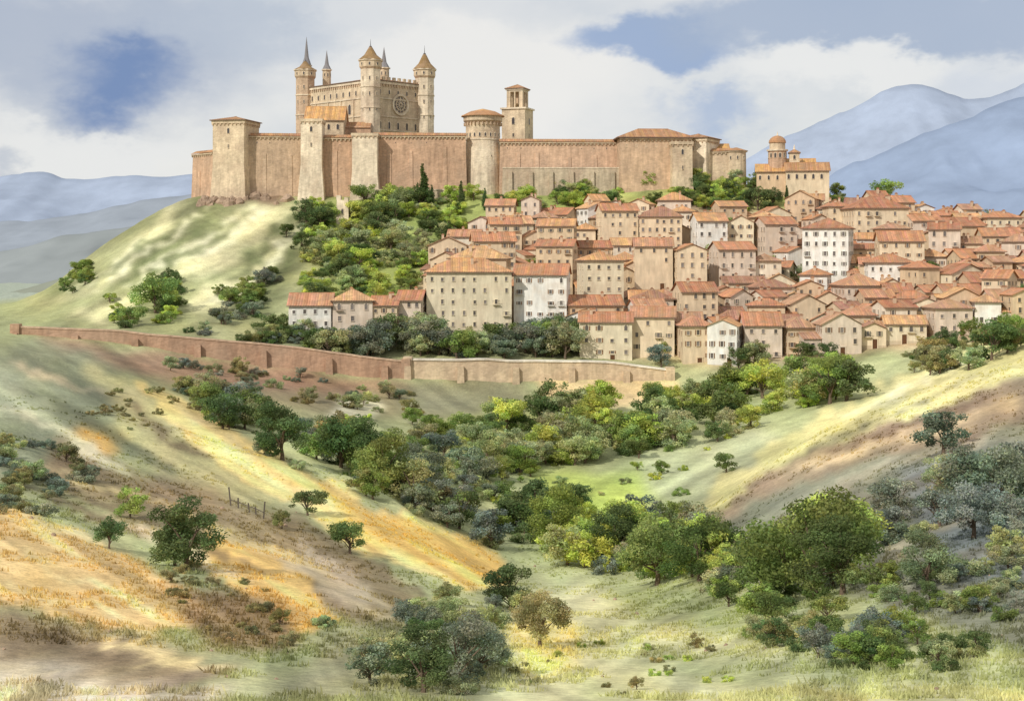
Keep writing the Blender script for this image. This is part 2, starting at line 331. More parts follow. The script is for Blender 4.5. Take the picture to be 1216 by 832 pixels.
    def win(s,P,r,n,w,h,frame,arch=False,shut=None,dark=(.06,.05,.05)):
        P=Vector(P);r=Vector(r);n=Vector(n);u=Vector((0,0,1))
        pts=[P-r*w/2,P+r*w/2,P+r*w/2+u*h]
        if arch:
            for k in range(1,6):
                a=math.pi*k/6; pts.append(P+u*h+r*(w/2*math.cos(a))+u*(w/2*math.sin(a)))
        pts.append(P-r*w/2+u*h)
        s.add([tuple(p+n*.03) for p in pts],[tuple(range(len(pts)))],DK,dark)
        t=.1
        s.ob(P,r,n,-w/2-t,w/2+t,-.02,.2,-t,0,PL,frame)
        s.ob(P,r,n,-w/2-t,-w/2,-.02,.12,0.003,h-.003,PL,frame); s.ob(P,r,n,w/2,w/2+t,-.02,.12,0.003,h-.003,PL,frame)
        if arch:
            for k in range(5):
                a0=math.pi*(k)/5;a1=math.pi*(k+1)/5;am=(a0+a1)/2
                c=P+u*(h+(w/2+t/2)*math.sin(am))+r*((w/2+t/2)*math.cos(am))
                q=.3*w/2+.08; s.ob(c,r,n,-q,q,-.02,.12,-.09,.09,PL,frame)
        else: s.ob(P,r,n,-w/2-t,w/2+t,-.02,.15,h,h+t*1.3,PL,frame)
        if shut:
            s.ob(P,r,n,-w/2-t-w*.42,-w/2-t-.02,0,.07,0,h,TR,shut); s.ob(P,r,n,w/2+t+.02,w/2+t+w*.42,0,.07,0,h,TR,shut)
    def obj(s,name,parent=None):
        me=bpy.data.meshes.new(name); me.from_pydata(s.v,[],s.f)
        for m in MATS: me.materials.append(m)
        me.polygons.foreach_set('material_index',np.array(s.m,np.int32))
        a=me.attributes.new('Col','FLOAT_COLOR','FACE'); a.data.foreach_set('color',np.array(s.c,np.float32).ravel())
        me.update(); o=link(bpy.data.objects.new(name,me))
        if parent: o.parent=parent
        return o
def empty(name,loc=(0,0,0)):
    o=bpy.data.objects.new(name,None); link(o); o.location=loc; return o
# ------------------------------------------------ terrain mesh
uu=np.concatenate([np.linspace(-1.6,-.42,50)[:-1],np.linspace(-.42,.42,620),np.linspace(.42,1.6,50)[1:]])
yy=np.concatenate([np.linspace(-60,20,20)[:-1],np.exp(np.linspace(math.log(20),math.log(300),340))[:-1],np.arange(300,560,.85),np.exp(np.linspace(math.log(560),math.log(9000),70))])
Ug,Yg=np.meshgrid(uu,yy,indexing='ij'); Xg=Ug*np.maximum(Yg,50)
Zg=height(Xg,Yg)
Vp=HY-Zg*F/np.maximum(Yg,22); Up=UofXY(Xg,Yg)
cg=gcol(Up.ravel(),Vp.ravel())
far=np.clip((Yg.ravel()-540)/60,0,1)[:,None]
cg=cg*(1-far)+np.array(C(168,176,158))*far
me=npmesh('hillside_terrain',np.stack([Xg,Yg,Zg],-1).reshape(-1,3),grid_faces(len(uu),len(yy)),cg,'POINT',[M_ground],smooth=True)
link(bpy.data.objects.new('hillside_terrain',me))
# ------------------------------------------------ distant mountains
def ridge(name,Y,pts,colr,rough,depth,seed):  # colr has the pale blue-grey distance haze painted into the slope colour
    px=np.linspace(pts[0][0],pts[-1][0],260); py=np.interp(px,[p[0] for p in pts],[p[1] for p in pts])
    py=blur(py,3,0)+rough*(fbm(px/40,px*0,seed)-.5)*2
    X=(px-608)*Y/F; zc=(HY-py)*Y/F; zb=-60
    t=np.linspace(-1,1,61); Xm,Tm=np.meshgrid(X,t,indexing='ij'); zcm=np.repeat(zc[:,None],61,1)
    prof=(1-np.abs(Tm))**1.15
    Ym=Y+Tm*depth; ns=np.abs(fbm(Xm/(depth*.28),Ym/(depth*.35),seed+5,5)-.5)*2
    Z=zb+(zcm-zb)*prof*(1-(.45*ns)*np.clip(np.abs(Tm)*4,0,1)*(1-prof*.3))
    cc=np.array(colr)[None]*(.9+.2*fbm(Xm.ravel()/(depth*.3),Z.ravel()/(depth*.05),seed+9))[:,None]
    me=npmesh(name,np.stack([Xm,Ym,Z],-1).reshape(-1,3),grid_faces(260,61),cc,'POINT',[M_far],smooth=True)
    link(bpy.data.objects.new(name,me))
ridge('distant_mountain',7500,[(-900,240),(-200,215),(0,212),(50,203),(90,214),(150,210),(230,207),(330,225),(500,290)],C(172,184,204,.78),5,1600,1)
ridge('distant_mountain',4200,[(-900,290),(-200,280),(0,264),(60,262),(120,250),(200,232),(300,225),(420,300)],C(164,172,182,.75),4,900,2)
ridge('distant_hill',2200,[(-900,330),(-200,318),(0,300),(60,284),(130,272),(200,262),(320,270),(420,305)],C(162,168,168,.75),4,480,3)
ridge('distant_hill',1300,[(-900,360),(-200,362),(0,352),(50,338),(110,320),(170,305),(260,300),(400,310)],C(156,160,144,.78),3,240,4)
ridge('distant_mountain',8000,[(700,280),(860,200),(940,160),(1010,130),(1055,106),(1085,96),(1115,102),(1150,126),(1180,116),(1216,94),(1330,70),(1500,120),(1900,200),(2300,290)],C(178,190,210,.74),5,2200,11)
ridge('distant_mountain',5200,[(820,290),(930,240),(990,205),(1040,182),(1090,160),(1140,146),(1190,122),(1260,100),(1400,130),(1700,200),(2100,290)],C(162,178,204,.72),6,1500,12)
# ------------------------------------------------ CASTLE
S1=C(208,180,150); S2=C(222,200,168); S3=C(234,216,188); S4=C(204,168,138); S5=C(204,186,158)
R1=C(184,138,100); R2=C(210,162,106); R3=C(150,122,84)
GZ=lambda px,Y: float(height(XX(px,Y),Y))
castle=empty('castle',(0,0,0))
def cornice(mb,x0,x1,yf,z,colr,n=None,d=.5):
    mb.box(x0-.2,x1+.2,yf-d,yf+.3,z,z+.45,ST,colr)
    n=n or max(3,int((x1-x0)/1.3))
    for i in range(n+1):
        x=x0+(x1-x0)*i/n; mb.box(x-.22,x+.22,yf-d*.8,yf+.003,z-.6,z-.003,ST,(colr[0]*.85,colr[1]*.85,colr[2]*.85))
def curtain(px0,px1,py0,py1,Y0,Y1,name,colr,thick=3,base=8,crenel=False,zb=None):
    x0,x1=XX(px0,Y0),XX(px1,Y1); z0,z1=ZZ(py0,Y0),ZZ(py1,Y1)
    L=math.hypot(x1-x0,Y1-Y0); yaw=math.atan2(Y1-Y0,x1-x0); z=(z0+z1)/2
    mb=MB(); mb.M=Matrix.Translation((x0,Y0,0))@Matrix.Rotation(yaw,4,'Z')
    zb=min(GZ(px0,Y0),GZ(px1,Y1))-base
    mb.jit=.03
    mb.box(0,L,0,thick,zb,z-1.2,ST,colr,b=.6)
    mb.box(0,L,0,thick,z-1.195,z-.5,ST,(colr[0]*1.05,colr[1]*1.05,colr[2]*1.05))
    for i in range(int(L/9)):
        x=5+i*9+random.uniform(-1.5,1.5)
        if x<L-2: mb.box(x-.6,x+.6,-.35,.003,zb,z-random.uniform(3.5,7),ST,(colr[0]*1.05,colr[1]*1.06,colr[2]*1.07),b=.35)
    cornice(mb,0,L,0,z-.7,S2)
    mb.slope((-.3,-.75,z-.2),(L+.3,-.75,z-.2),(0,thick/2+.75,1.1),0,1,R1); mb.slope((L+.3,thick+.75,z-.2),(-.3,thick+.75,z-.2),(0,-thick/2-.75,1.1),0,1,R1)
    for i in range(int(L/5)):
        x=2.5+i*5+random.uniform(-.8,.8)
        if x<L-1: mb.ob((x,0,z-3.2-random.random()),(1,0,0),(0,-1,0),-.14,.14,.0,.035,0,1.1,DK,(.07,.06,.06))
    mb.obj(name,castle); return mb
curtain(229,253,183,180,500,490,'curtain_wall',S4)
curtain(295,358,162,160,489,491,'curtain_wall',S1)
curtain(380,420,166,160,489,489,'curtain_wall',S4)
curtain(444,553,160,161,489,491,'curtain_wall',S4)
curtain(594,737,170,166,492,494,'curtain_wall',C(212,178,148))
def lowwall(px0,px1,py,Y,name,colr,h=6):
    mb=MB(); x0,x1=XX(px0,Y),XX(px1,Y); z=ZZ(py,Y); mb.box(x0,x1,Y,Y+1.2,z-h-4,z,ST,colr,b=.3); mb.box(x0-.1,x1+.1,Y-.15,Y+1.3,z+.003,z+.35,ST,S3)
    for i in range(int((x1-x0)/7)): mb.box(x0+2+i*7,x0+3.2+i*7,Y-.9,Y-.32,z-h-4,z-1,ST,colr,b=.15)
    mb.obj(name,castle)
lowwall(597,800,200,486,'terrace_wall',S5)
lowwall(448,548,226,483,'terrace_wall',S5,4)
def sqtower(px0,px1,pyt,Y,d,name,colr,b=1.2,roof='flat',yaw=0,base=8,roofc=R1,wins=True,pyroof=None):
    w=(px1-px0)*Y/F; x=XX((px0+px1)/2,Y); z=ZZ(pyt,Y); zb=GZ((px0+px1)/2,Y)-base
    mb=MB(); mb.jit=.03; mb.M=Matrix.Translation((x,Y+d/2,0))@Matrix.Rotation(yaw,4,'Z')
    h=w/2;k=d/2; zm=zb+(z-zb)*.55
    mb.box(-h,h,-k,k,zb,zm,ST,colr,b=b); mb.box(-h,h,-k,k,zm+.002,z-1.6,ST,(colr[0]*1.03,colr[1]*1.03,colr[2]*1.03))
    mb.box(-h-.35,h+.35,-k-.35,k+.35,z-1.6+.002,z-.6,ST,S2)
    n=max(3,int(w/1.4))
    for i in range(n+1):
        xx=-h+w*i/n
        for sy in(-1,1): mb.box(xx-.2,xx+.2,sy*(k+.15)-.19,sy*(k+.15)+.19,z-2.2,z-1.602,ST,S1)
    n=max(3,int(d/1.4))
    for i in range(1,n):
        yy_=-k+d*i/n
        for sx in(-1,1): mb.box(sx*(h+.15)-.19,sx*(h+.15)+.19,yy_-.2,yy_+.2,z-2.2,z-1.602,ST,S1)
    if roof=='flat': mb.hip(-h-.9,h+.9,-k-.9,k+.9,z-.4,1.6,roofc)
    if wins:
        mb.win((0,-k,z-5),(1,0,0),(0,-1,0),.8,1.5,S3,arch=True)
        mb.win((0,-k-.1,z-10),(1,0,0),(0,-1,0),.35,1.2,S3); mb.win((-h,0,z-5),(0,-1,0),(-1,0,0),.8,1.5,S3,arch=True)
    return mb.obj(name,castle)
sqtower(256,296,141,486,13,'corner_tower',S2,1.2,'flat',-.22)
sqtower(357,382,139,485,8,'buttress_tower',S3,1.6,'none')
sqtower(418,448,156,484,9,'buttress_tower',S3,1.3,'none',wins=False)
mb=MB(); Y=500; x0,x1=XX(362,Y),XX(408,Y); zt=ZZ(142,Y)
mb.box(x0,x1,Y,Y+12,15,zt,ST,S2); mb.gable(x0,x1,Y,Y+12,zt,5,R2,S2,ST,True)
for i in range(4): mb.win((x0+2+i*3.2,Y,zt-3.5),(1,0,0),(0,-1,0),.9,1.5,S3,arch=True)
mb.obj('great_hall',castle)
# keep
Yk=512; a45=math.radians(45)
Mk=Matrix.Translation((XX(440,Yk),Yk,0))@Matrix.Rotation(a45,4,'Z')
sc=Yk/F; Lx=57*sc/math.cos(a45)*1.06; Ly=84*sc/math.cos(a45)*1.08; zt=ZZ(98,Yk)
mb=MB(); mb.jit=.03; mb.M=Mk
mb.box(0,Lx,0,Ly,14,zt,ST,S2)
mb.box(-.45,Lx+.45,-.45,Ly+.45,zt+.002,zt+.9,ST,S3)
for k in range(int(Ly/1.3)): mb.box(-.4,-.003,.5+k*1.3,.95+k*1.3,zt-.9,zt-.002,ST,S1)
for k in range(int(Lx/1.3)): mb.box(.5+k*1.3,.95+k*1.3,-.4,-.003,zt-.9,zt-.002,ST,S1)
mb.hip(-.8,Lx+.8,-.8,Ly+.8,zt+1.15,2.6,R1)
for zz in (zt-5.5,zt-12,zt-17): 
    mb.box(-.3,-.004,3,Ly-3,zz,zz+.4,ST,S3); mb.box(3,Lx-3,-.3,-.004,zz,zz+.4,ST,S3)
for k in range(9):
    y=4.5+k*(Ly-9)/8; mb.win((0,y,zt-4.2),(0,-1,0),(-1,0,0),.8,1.5,S3,arch=True)
    if k%2==0: mb.win((0,y,zt-10.8),(0,-1,0),(-1,0,0),1.5,3.0,S3,arch=True)
    mb.ob((0,y+1.4,0),(0,-1,0),(-1,0,0),-.3,.3,0,.35,zt-22,zt-5.6,ST,S2) if k%2==1 else None
for k in range(5):
    x=4.5+k*(Lx-9)/4; mb.win((x,0,zt-3.6),(1,0,0),(0,-1,0),.7,1.3,S3,arch=True)
    mb.win((x,0,zt-16.2),(1,0,0),(0,-1,0),.9,2.2,S3,arch=True)
for k in range(8): mb.box(3+k*(Lx-6)/8,3+k*(Lx-6)/8+1.2,-.3,.4,zt+1.2,zt+2.6,ST,S2)
mb.obj('keep_body',castle)
mb=MB(); mb.M=Mk@Matrix.Translation((Lx*.54,0,ZZ(124,Yk+8)))@Matrix.Rotation(math.radians(90),4,'X')
mb.cyl(0,0,.0,.10,2.9,2.9,32,DK,(.14,.11,.09))
for (ra,rb,h) in ((4.0,3.2,.5),(2.2,1.9,.3),(.8,.45,.35)):
    n=32
    for i in range(n):
        a0=2*math.pi*i/n;a1=2*math.pi*(i+1)/n
        vs=[(r*math.cos(a),r*math.sin(a),z) for r,a,z in ((rb,a0,0),(ra,a0,0),(ra,a1,0),(rb,a1,0),(rb,a0,h),(ra,a0,h),(ra,a1,h),(rb,a1,h))]
        mb.add(vs,[(4,5,6,7),(1,2,6,5),(0,4,7,3)],ST,S3 if ra>3 else S2)
for i in range(12):
    a=2*math.pi*i/12; M0=mb.M; mb.M=M0@Matrix.Rotation(a,4,'Z'); mb.box(.7,3.25,-.09,.09,.1,.28,ST,S3); mb.M=M0
mb.obj('rose_window',castle)
def turret(lx,ly,pyb,pytop,pyroof,r,name,colr,Yd,spire=False):
    mb=MB(); mb.jit=.04; mb.M=Mk; z1=ZZ(pytop,Yd); z2=ZZ(pyroof,Yd); ph=math.pi/8
    mb.cyl(lx,ly,14,z1-3,r,r,8,ST,colr,ph); mb.cyl(lx,ly,z1-3+.002,z1-2.2,r,r*1.14,8,ST,S1,ph)
    mb.cyl(lx,ly,z1-2.2+.002,z1,r*1.14,r*1.14,8,ST,S2,ph); mb.cyl(lx,ly,z1+.002,z1+.4,r*1.25,r*1.25,8,ST,S3,ph)
    h=z2-z1
    mb.cyl(lx,ly,z1+.402,z1+h*.35,r*1.22,r*.62,16,TI,R3,ph); mb.cyl(lx,ly,z1+h*.35+.002,z1+h*.8,r*.62,r*.16,16,TI,R3,ph)
    mb.cyl(lx,ly,z1+h*.8,z1+h*1.25,.16,.03,6,TR,(.1,.09,.09)); mb.cyl(lx,ly,z1+h*.78,z1+h*.86,.45,.45,8,TR,(.12,.1,.09))
    for k in range(8):
        a=ph+math.pi/8+k*math.pi/4; n=Vector((math.cos(a),math.sin(a),0)); rr=Vector((-n.y,n.x,0))
        mb.win(Vector((lx,ly,z1-1.7))+n*(r*1.14*math.cos(ph)),rr,n,.6,.8,S3,arch=True)
        for q in range(3): mb.win(Vector((lx,ly,z1-7-q*5.5))+n*(r*math.cos(ph)),rr,n,.4,1.3,S3)
    for zz in (z1-9.5,z1-17): mb.cyl(lx,ly,zz,zz+.4,r*1.07,r*1.07,8,ST,S3,ph)
    mb.obj(name,castle)
turret(0,0,158,73,52,3.7,'corner_turret',S3,Yk)
turret(Lx,0,158,84,60,3.7,'corner_turret',S3,Yk+18)
turret(0,Ly,158,84,70,3.6,'corner_turret',S1,Yk+26)
def spire(px,py0,py1,Y,r,name):
    mb=MB(); x=XX(px,Y); z0=ZZ(py0,Y); z1=ZZ(py1,Y); sg=C(138,134,134)
    mb.cyl(x,Y,z0-8,z0,r,r,8,ST,S2); mb.cyl(x,Y,z0+.002,z0+.4,r*1.25,r*1.25,8,ST,S3); mb.cyl(x,Y,z0+.4,z0+(z1-z0)*.3,r*1.1,r*.5,8,TR,sg); mb.cyl(x,Y,z0+(z1-z0)*.3,z1,r*.5,.03,8,TR,sg)
    for k in range(8):
        a=k*math.pi/4+math.pi/8; n=Vector((math.cos(a),math.sin(a),0)); mb.win(Vector((x,Y,z0-2.5))+n*r*.924,Vector((-n.y,n.x,0)),n,.45,1.2,S3,arch=True)
    mb.obj(name,castle)
spire(364,79,44,543,1.7,'spire'); spire(388,84,60,545,1.6,'spire'); spire(456,82,56,552,2.0,'spire')
mb=MB(); Y=505; mb.box(XX(385,Y),XX(440,Y),Y,Y+5,15,ZZ(150,Y),ST,S4); mb.slope((XX(385,Y),Y-.5,ZZ(152,Y)),(XX(440,Y),Y-.5,ZZ(152,Y)),(0,5,2.5),0,1,R1); mb.obj('inner_wall',castle)
# round tower
mb=MB(); mb.jit=.02; Y=492; x=XX(573,Y); s_=Y/F; zt=ZZ(137,Y); zb=GZ(573,Y)-8; r=20.5*s_
zm=ZZ(165,Y)
mb.cyl(x,Y+r,zb,zm,26*s_,r,28,ST,S3); mb.cyl(x,Y+r,zm+.002,zt-2,r,r,28,ST,S2); mb.cyl(x,Y+r,zm-.2,zm+.3,r*1.04,r*1.04,28,ST,S3)
mb.cyl(x,Y+r,zt-2.4,zt-1.6,r,r*1.14,28,ST,S1); mb.cyl(x,Y+r,zt-1.6+.002,zt,r*1.14,r*1.14,28,ST,S2)
for k in range(28):
    a=2*math.pi*k/28; M0=mb.M; mb.M=Matrix.Translation((x,Y+r,0))@Matrix.Rotation(a,4,'Z'); mb.box(r,r*1.13,-.22,.22,zt-3.2,zt-2.2,ST,S1); mb.M=M0
mb.cyl(x,Y+r,zt+.002,zt+.4,r*1.28,r*1.25,32,TI,R1); mb.cyl(x,Y+r,zt+.402,zt+1.8,r*1.22,r*.75,32,TI,R1); mb.cyl(x,Y+r,zt+1.802,zt+2.8,r*.75,r*.05,32,TI,R2)
for k in range(10):
    a=-math.pi/2+(k-4.5)*.32; n=Vector((math.cos(a),math.sin(a),0)); mb.win(Vector((x,Y+r,zt-7.2))+n*r*.995,Vector((-n.y,n.x,0)),n,.6,1.1,S3,arch=True)
for k in (-1,1,0): 
    a=-math.pi/2+k*.5; n=Vector((math.cos(a),math.sin(a),0)); mb.win(Vector((x,Y+r,zt-16+k))+n*r*1.05,Vector((-n.y,n.x,0)),n,.3,1.3,S3)
mb.obj('round_tower',castle)
# bell tower
mb=MB(); mb.jit=.03; Y=520; s_=Y/F; mb.M=Matrix.Translation((XX(614.5,Y),Y,0))@Matrix.Rotation(-.35,4,'Z'); h=14.5*s_
z=ZZ(131,Y); mb.box(-h,h,-h,h,14,z,ST,S2); mb.box(-h-.5,h+.5,-h-.5,h+.5,z+.002,z+.6,ST,S3)
h2=10*s_; z2=ZZ(108,Y)
for sx in(-1,1):
    for sy in(-1,1): mb.box(sx*h2-.7*(sx>0)*2+0,sx*h2+.7*(sx<0)*2,sy*h2-.7*(sy>0)*2,sy*h2+.7*(sy<0)*2,z+.602,z2-.6,ST,S2)
mb.box(-h2,h2,-h2,h2,z2-.598,z2,ST,S3); mb.box(-h2-.4,h2+.4,-h2-.4,h2+.4,z2+.002,z2+.4,ST,S3); mb.box(-.5,.5,-.5,.5,z+.6,z2-.6,ST,S1)
for sx,sy in((0,-1),(-1,0),(1,0),(0,1)):
    n=Vector((sx,sy,0)); rr=Vector((-sy,sx,0)); mb.ob(n*h2,rr,n,-.25,.25,-.5,-.02,z+.6,z2-.6,ST,S2)
    mb.win(n*h+Vector((0,0,z-5.5)),rr,n,1.1,2,S3,arch=True); mb.win(n*h+Vector((0,0,z-10)),rr,n,.6,1.2,S3)
mb.cyl(0,0,z+1.2,z+2.8,.9,.45,12,TR,C(110,90,60))
mb.hip(-h2-.7,h2+.7,-h2-.7,h2+.7,z2+.62,1.7,R1)
mb.obj('bell_tower',castle)
# east palace
mb=MB(); mb.jit=.03; Y=484; x0,x1=XX(737,Y),XX(822,Y); zt=ZZ(163,Y)
mb.M=Matrix.Translation((x0,Y,0))@Matrix.Rotation(.06,4,'Z'); w=x1-x0
mb.box(0,w,0,14,10,zt,ST,C(214,182,150),b=.6); cornice(mb,0,w,0,zt-.8,S2); mb.hip(-1.3,w+1.3,-1.3,15,zt,3.4,R1)
for i in range(7): mb.win((2+i*(w-4)/6,0,zt-3.4),(1,0,0),(0,-1,0),.5,.9,S3)
mb.obj('palace',castle)
sqtower(797,821,166,481,9,'palace_tower',S2,.8,'none',.1,wins=True)
sqtower(815,850,162,488,12,'palace_tower',S3,.8,'flat',-.5)
curtain(842,872,176,182,490,488,'curtain_wall',S2)
mb=MB(); Y=486; x=XX(876,Y); zt=ZZ(180,Y); mb.cyl(x,Y+3.5,8,zt,3.7,3.4,20,ST,S2); mb.cyl(x,Y+3.5,zt+.002,zt+.4,3.9,3.9,20,ST,S3); mb.cyl(x,Y+3.5,zt+.402,zt+1.6,4.2,.4,20,TI,R1)
for k in (-1,0,1):
    n=Vector((math.sin(k*.7),-math.cos(k*.7),0)); mb.win(Vector((x,Y+3.5,zt-2.6))+n*3.42,Vector((-n.y,n.x,0)),n,.5,1,S3,arch=True)
mb.obj('round_turret',castle)
mb=MB(); Y=494; x0,x1=XX(835,Y),XX(866,Y); zt=ZZ(178,Y); mb.box(x0,x1,Y,Y+8,10,zt,ST,S3); mb.gable(x0,x1,Y,Y+8,zt,2.2,R2,S3,ST); mb.obj('gatehouse',castle)
# ------------------------------------------------ church on the right
mb=MB(); Y=478; mb.M=Matrix.Translation((XX(925,Y),Y,0))@Matrix.Rotation(-.15,4,'Z'); q=Y/F
def zz(py): return ZZ(py,478)
mb.box(-26*q,10*q,2,12,5,zz(203),PL,C(220,190,156)); mb.gable(-26*q,10*q,2,12,zz(203),2.6,R2,S2,PL)
mb.box(8*q,58*q,-2,9,4,zz(203),PL,C(226,206,174)); mb.gable(8*q,58*q,-2,9,zz(203),2.8,R1,S3,PL)
mb.box(-2*q,44*q,9.5,17,5,zz(194),PL,C(220,190,156)); mb.gable(-2*q,44*q,9.5,17,zz(194),2.2,R2,S3,PL)
for i in range(5): mb.win((11*q+i*2.7,-2,zz(213)),(1,0,0),(0,-1,0),.8,1.3,S3,arch=True)
for i in range(3): mb.win((-22*q+i*2.9,2,zz(213)),(1,0,0),(0,-1,0),.7,1.2,S3,arch=True)
cx,cy=-1*q,7; r=11*q
mb.cyl(cx,cy,8,zz(178),r,r,12,ST,C(206,170,140)); mb.cyl(cx,cy,zz(178)+.002,zz(176),r*1.15,r*1.15,12,ST,S3); mb.cyl(cx,cy,zz(176)+.002,zz(168),r*.85,r*.85,12,ST,S2)
zb_=zz(168); rr0=r*.95
for k in range(5):
    a0=k*math.pi/10;a1=(k+1)*math.pi/10; mb.cyl(cx,cy,zb_+rr0*.85*math.sin(a0)+.002*k,zb_+rr0*.85*math.sin(a1),rr0*math.cos(a0),max(.02,rr0*math.cos(a1)),16,TI,R1)
mb.cyl(cx,cy,zb_+rr0*.8,zb_+rr0*.8+1.6,.35,.02,8,ST,S3)
for k in range(12):
    a=k*math.pi/6+math.pi/12; n=Vector((math.cos(a),math.sin(a),0)); mb.win(Vector((cx,cy,zz(186)))+n*r*.966,Vector((-n.y,n.x,0)),n,.7,1.3,S3,arch=True)
tx=19*q; mb.box(tx-1.7,tx+1.7,5.5,8.9,8,zz(181),ST,S2); mb.win((tx,5.5,zz(188)),(1,0,0),(0,-1,0),.8,1.1,S3,arch=True); mb.hip(tx-2.1,tx+2.1,5.1,9.3,zz(181)+.25,1.3,R1); mb.cyl(tx,7.2,zz(181)+1.4,zz(181)+3.2,.4,.02,8,ST,S3)
mb.obj('domed_church')
# ------------------------------------------------ houses
WALLS=[C(232,218,188),C(240,236,226),C(228,206,174),C(220,196,162),C(234,214,182),C(226,208,188),C(214,188,156),C(238,226,204)]
ROOFS=[C(196,140,104),C(208,158,112),C(178,124,94),C(190,134,100),C(214,168,122),C(170,126,102),C(200,148,114),C(188,146,116)]
SH=[C(138,110,86),C(130,126,108),C(148,114,86),None,None,None]
occ=[]
def house(x,yf,w,d,h,yaw,rt,wc,rc,zg=None,name='town_house',annex=False):
    cy=yf+d/2
    if zg is None: zg=float(height(x,yf))
    mb=MB(); mb.M=Matrix.Translation((x,cy,zg))@Matrix.Rotation(yaw,4,'Z')
    a=w/2;k=d/2; mb.jit=.03
    mb.box(-a,a,-k,k,-5,h,PL,wc,b=0)
    tr=(min(1,wc[0]*1.06),min(1,wc[1]*1.06),min(1,wc[2]*1.06))
    mb.box(-a-.06,a+.06,-k-.06,k+.06,-5,.7,PL,(wc[0]*.78,wc[1]*.76,wc[2]*.74))
    fl=random.uniform(2.5,2.9); ns=max(1,int(h/fl)); sh=random.choice(SH); ar=random.random()<.2
    ww=random.uniform(.6,.82);hh=random.uniform(.95,1.25)
    for side in range(3):
        L=w if side==0 else d
        nc=max(1,int(L/random.uniform(1.9,2.9)))
        for s in range(ns):
            zz_=h-(s+1)*fl+.75
            if zz_<.3: continue
            sk=random.random()<.12
            for c in range(nc):
                if random.random()<(.5 if sk else .12): continue
                t=-L/2+L*(c+.5)/nc+random.uniform(-.12,.12)
                if side==0: P=(t,-k,zz_);r=(1,0,0);n=(0,-1,0)
                elif side==1: P=(-a,-t,zz_);r=(0,-1,0);n=(-1,0,0)
                else: P=(a,t,zz_);r=(0,1,0);n=(1,0,0)
                mb.win(P,r,n,ww,hh*random.choice([1,1,1,.8]),tr,arch=ar and s==0,shut=sh if random.random()<.7 else None,dark=random.choice([(.10,.085,.075),(.14,.12,.11),(.22,.19,.17)]))
                if side==0 and random.random()<.08:
                    mb.ob(P,r,n,-.9,.9,0,.8,-.25,-.13,ST,tr)
                    for q in range(7): mb.ob(P,r,n,-.88+q*.28,-.84+q*.28,.72,.77,-.13,.75,TR,(.05,.05,.05))
                    mb.ob(P,r,n,-.9,.9,.71,.78,.75,.8,TR,(.05,.05,.05))
    dx=random.uniform(-a*.5,a*.5)
    mb.ob((dx,-k,0),(1,0,0),(0,-1,0),-.55,.55,.0,.1,-.2,2.1,TR,C(104,72,50)); mb.ob((dx,-k,0),(1,0,0),(0,-1,0),-.75,-.553,.0,.16,-.2,2.25,PL,tr); mb.ob((dx,-k,0),(1,0,0),(0,-1,0),.553,.75,.0,.16,-.2,2.25,PL,tr); mb.ob((dx,-k,0),(1,0,0),(0,-1,0),-.8,.8,.0,.18,2.253,2.45,PL,tr)
    p=random.uniform(.38,.55)
    if rt=='h': mb.hip(-a-.6,a+.6,-k-.6,k+.6,h+.22,min(w,d)/2*p+.3,rc); top=h+min(w,d)/2*p
    elif rt=='x': mb.gable(-a,a,-k,k,h,k*p,rc,wc,PL,True); top=h+k*p
    else: mb.gable(-a,a,-k,k,h,a*p,rc,wc,PL,False); top=h+a*p
    for c in range(random.choice([0,1,1,2])):
        cx_=random.uniform(-a*.6,a*.6); cy_=random.uniform(-k*.5,k*.5); mb.box(cx_-.35,cx_+.35,cy_-.3,cy_+.3,h,top+.7,PL,C(210,182,154)); mb.box(cx_-.45,cx_+.45,cy_-.4,cy_+.4,top+.703,top+.85,TI,rc); mb.box(cx_-.25,cx_+.25,cy_-.2,cy_+.2,top+.853,top+1.1,TI,(rc[0]*.7,rc[1]*.7,rc[2]*.7))
    if annex:
        aw=random.uniform(2.5,4.5); sd=random.choice([-1,1]); x0=sd*a; xa,xb=(x0+.01,x0+aw) if sd>0 else (x0-aw,x0-.01)
        ha=h*random.uniform(.5,.8); mb.box(xa,xb,-k*.9,k*.6,-5,ha,PL,(wc[0]*.93,wc[1]*.9,wc[2]*.88))
        mb.slope((xa-.3,-k*.9-.5,ha+.02),(xb+.3,-k*.9-.5,ha+.02),(0,k*1.5+.9,1.6),0,1,rc)
        mb.add([(xa,-k*.9,ha),(xa,k*.6,ha),(xa,k*.6,ha+1.6)],[(0,2,1)],PL,wc); mb.add([(xb,-k*.9,ha),(xb,k*.6,ha),(xb,k*.6,ha+1.6)],[(0,1,2)],PL,wc)
        mb.win(((xa+xb)/2,-k*.9,ha-2),(1,0,0),(0,-1,0),.8,1.1,tr)
    occ.append((x,cy,w*.5,d*.5)); mb.obj(name)
def H(px0,px1,pe,pb,Y,d=10,rt='x',w=0,r=0,yaw=0,name='town_house',annex=False):
    s=Y/F; zb=ZZ(pb,Y); zg=min(zb,GZ((px0+px1)/2,Y)); zg=max(zg,zb-6)
    house(XX((px0+px1)/2,Y),Y,(px1-px0)*s,d,ZZ(pe,Y)-zg,yaw,rt,WALLS[w],ROOFS[r],zg,name,annex)
H(505,606,324,384,352,13,'h',0,1,.05,'apartment_building')
H(613,676,326,374,356,11,'x',1,0,-.12,'apartment_building')
H(342,392,362,406,344,10,'x',1,6,.04,'row_house'); H(393,440,358,406,345,9,'h',5,4,.1,'row_house'); H(441,472,362,404,346,9,'x',2,0,-.03,'row_house'); H(473,502,356,404,348,9,'x',5,3,-.1,'row_house')
H(690,752,382,432,339,10,'x',0,0,-.06,'apartment_building'); H(753,804,376,432,341,11,'x',4,6,-.12,'apartment_building')
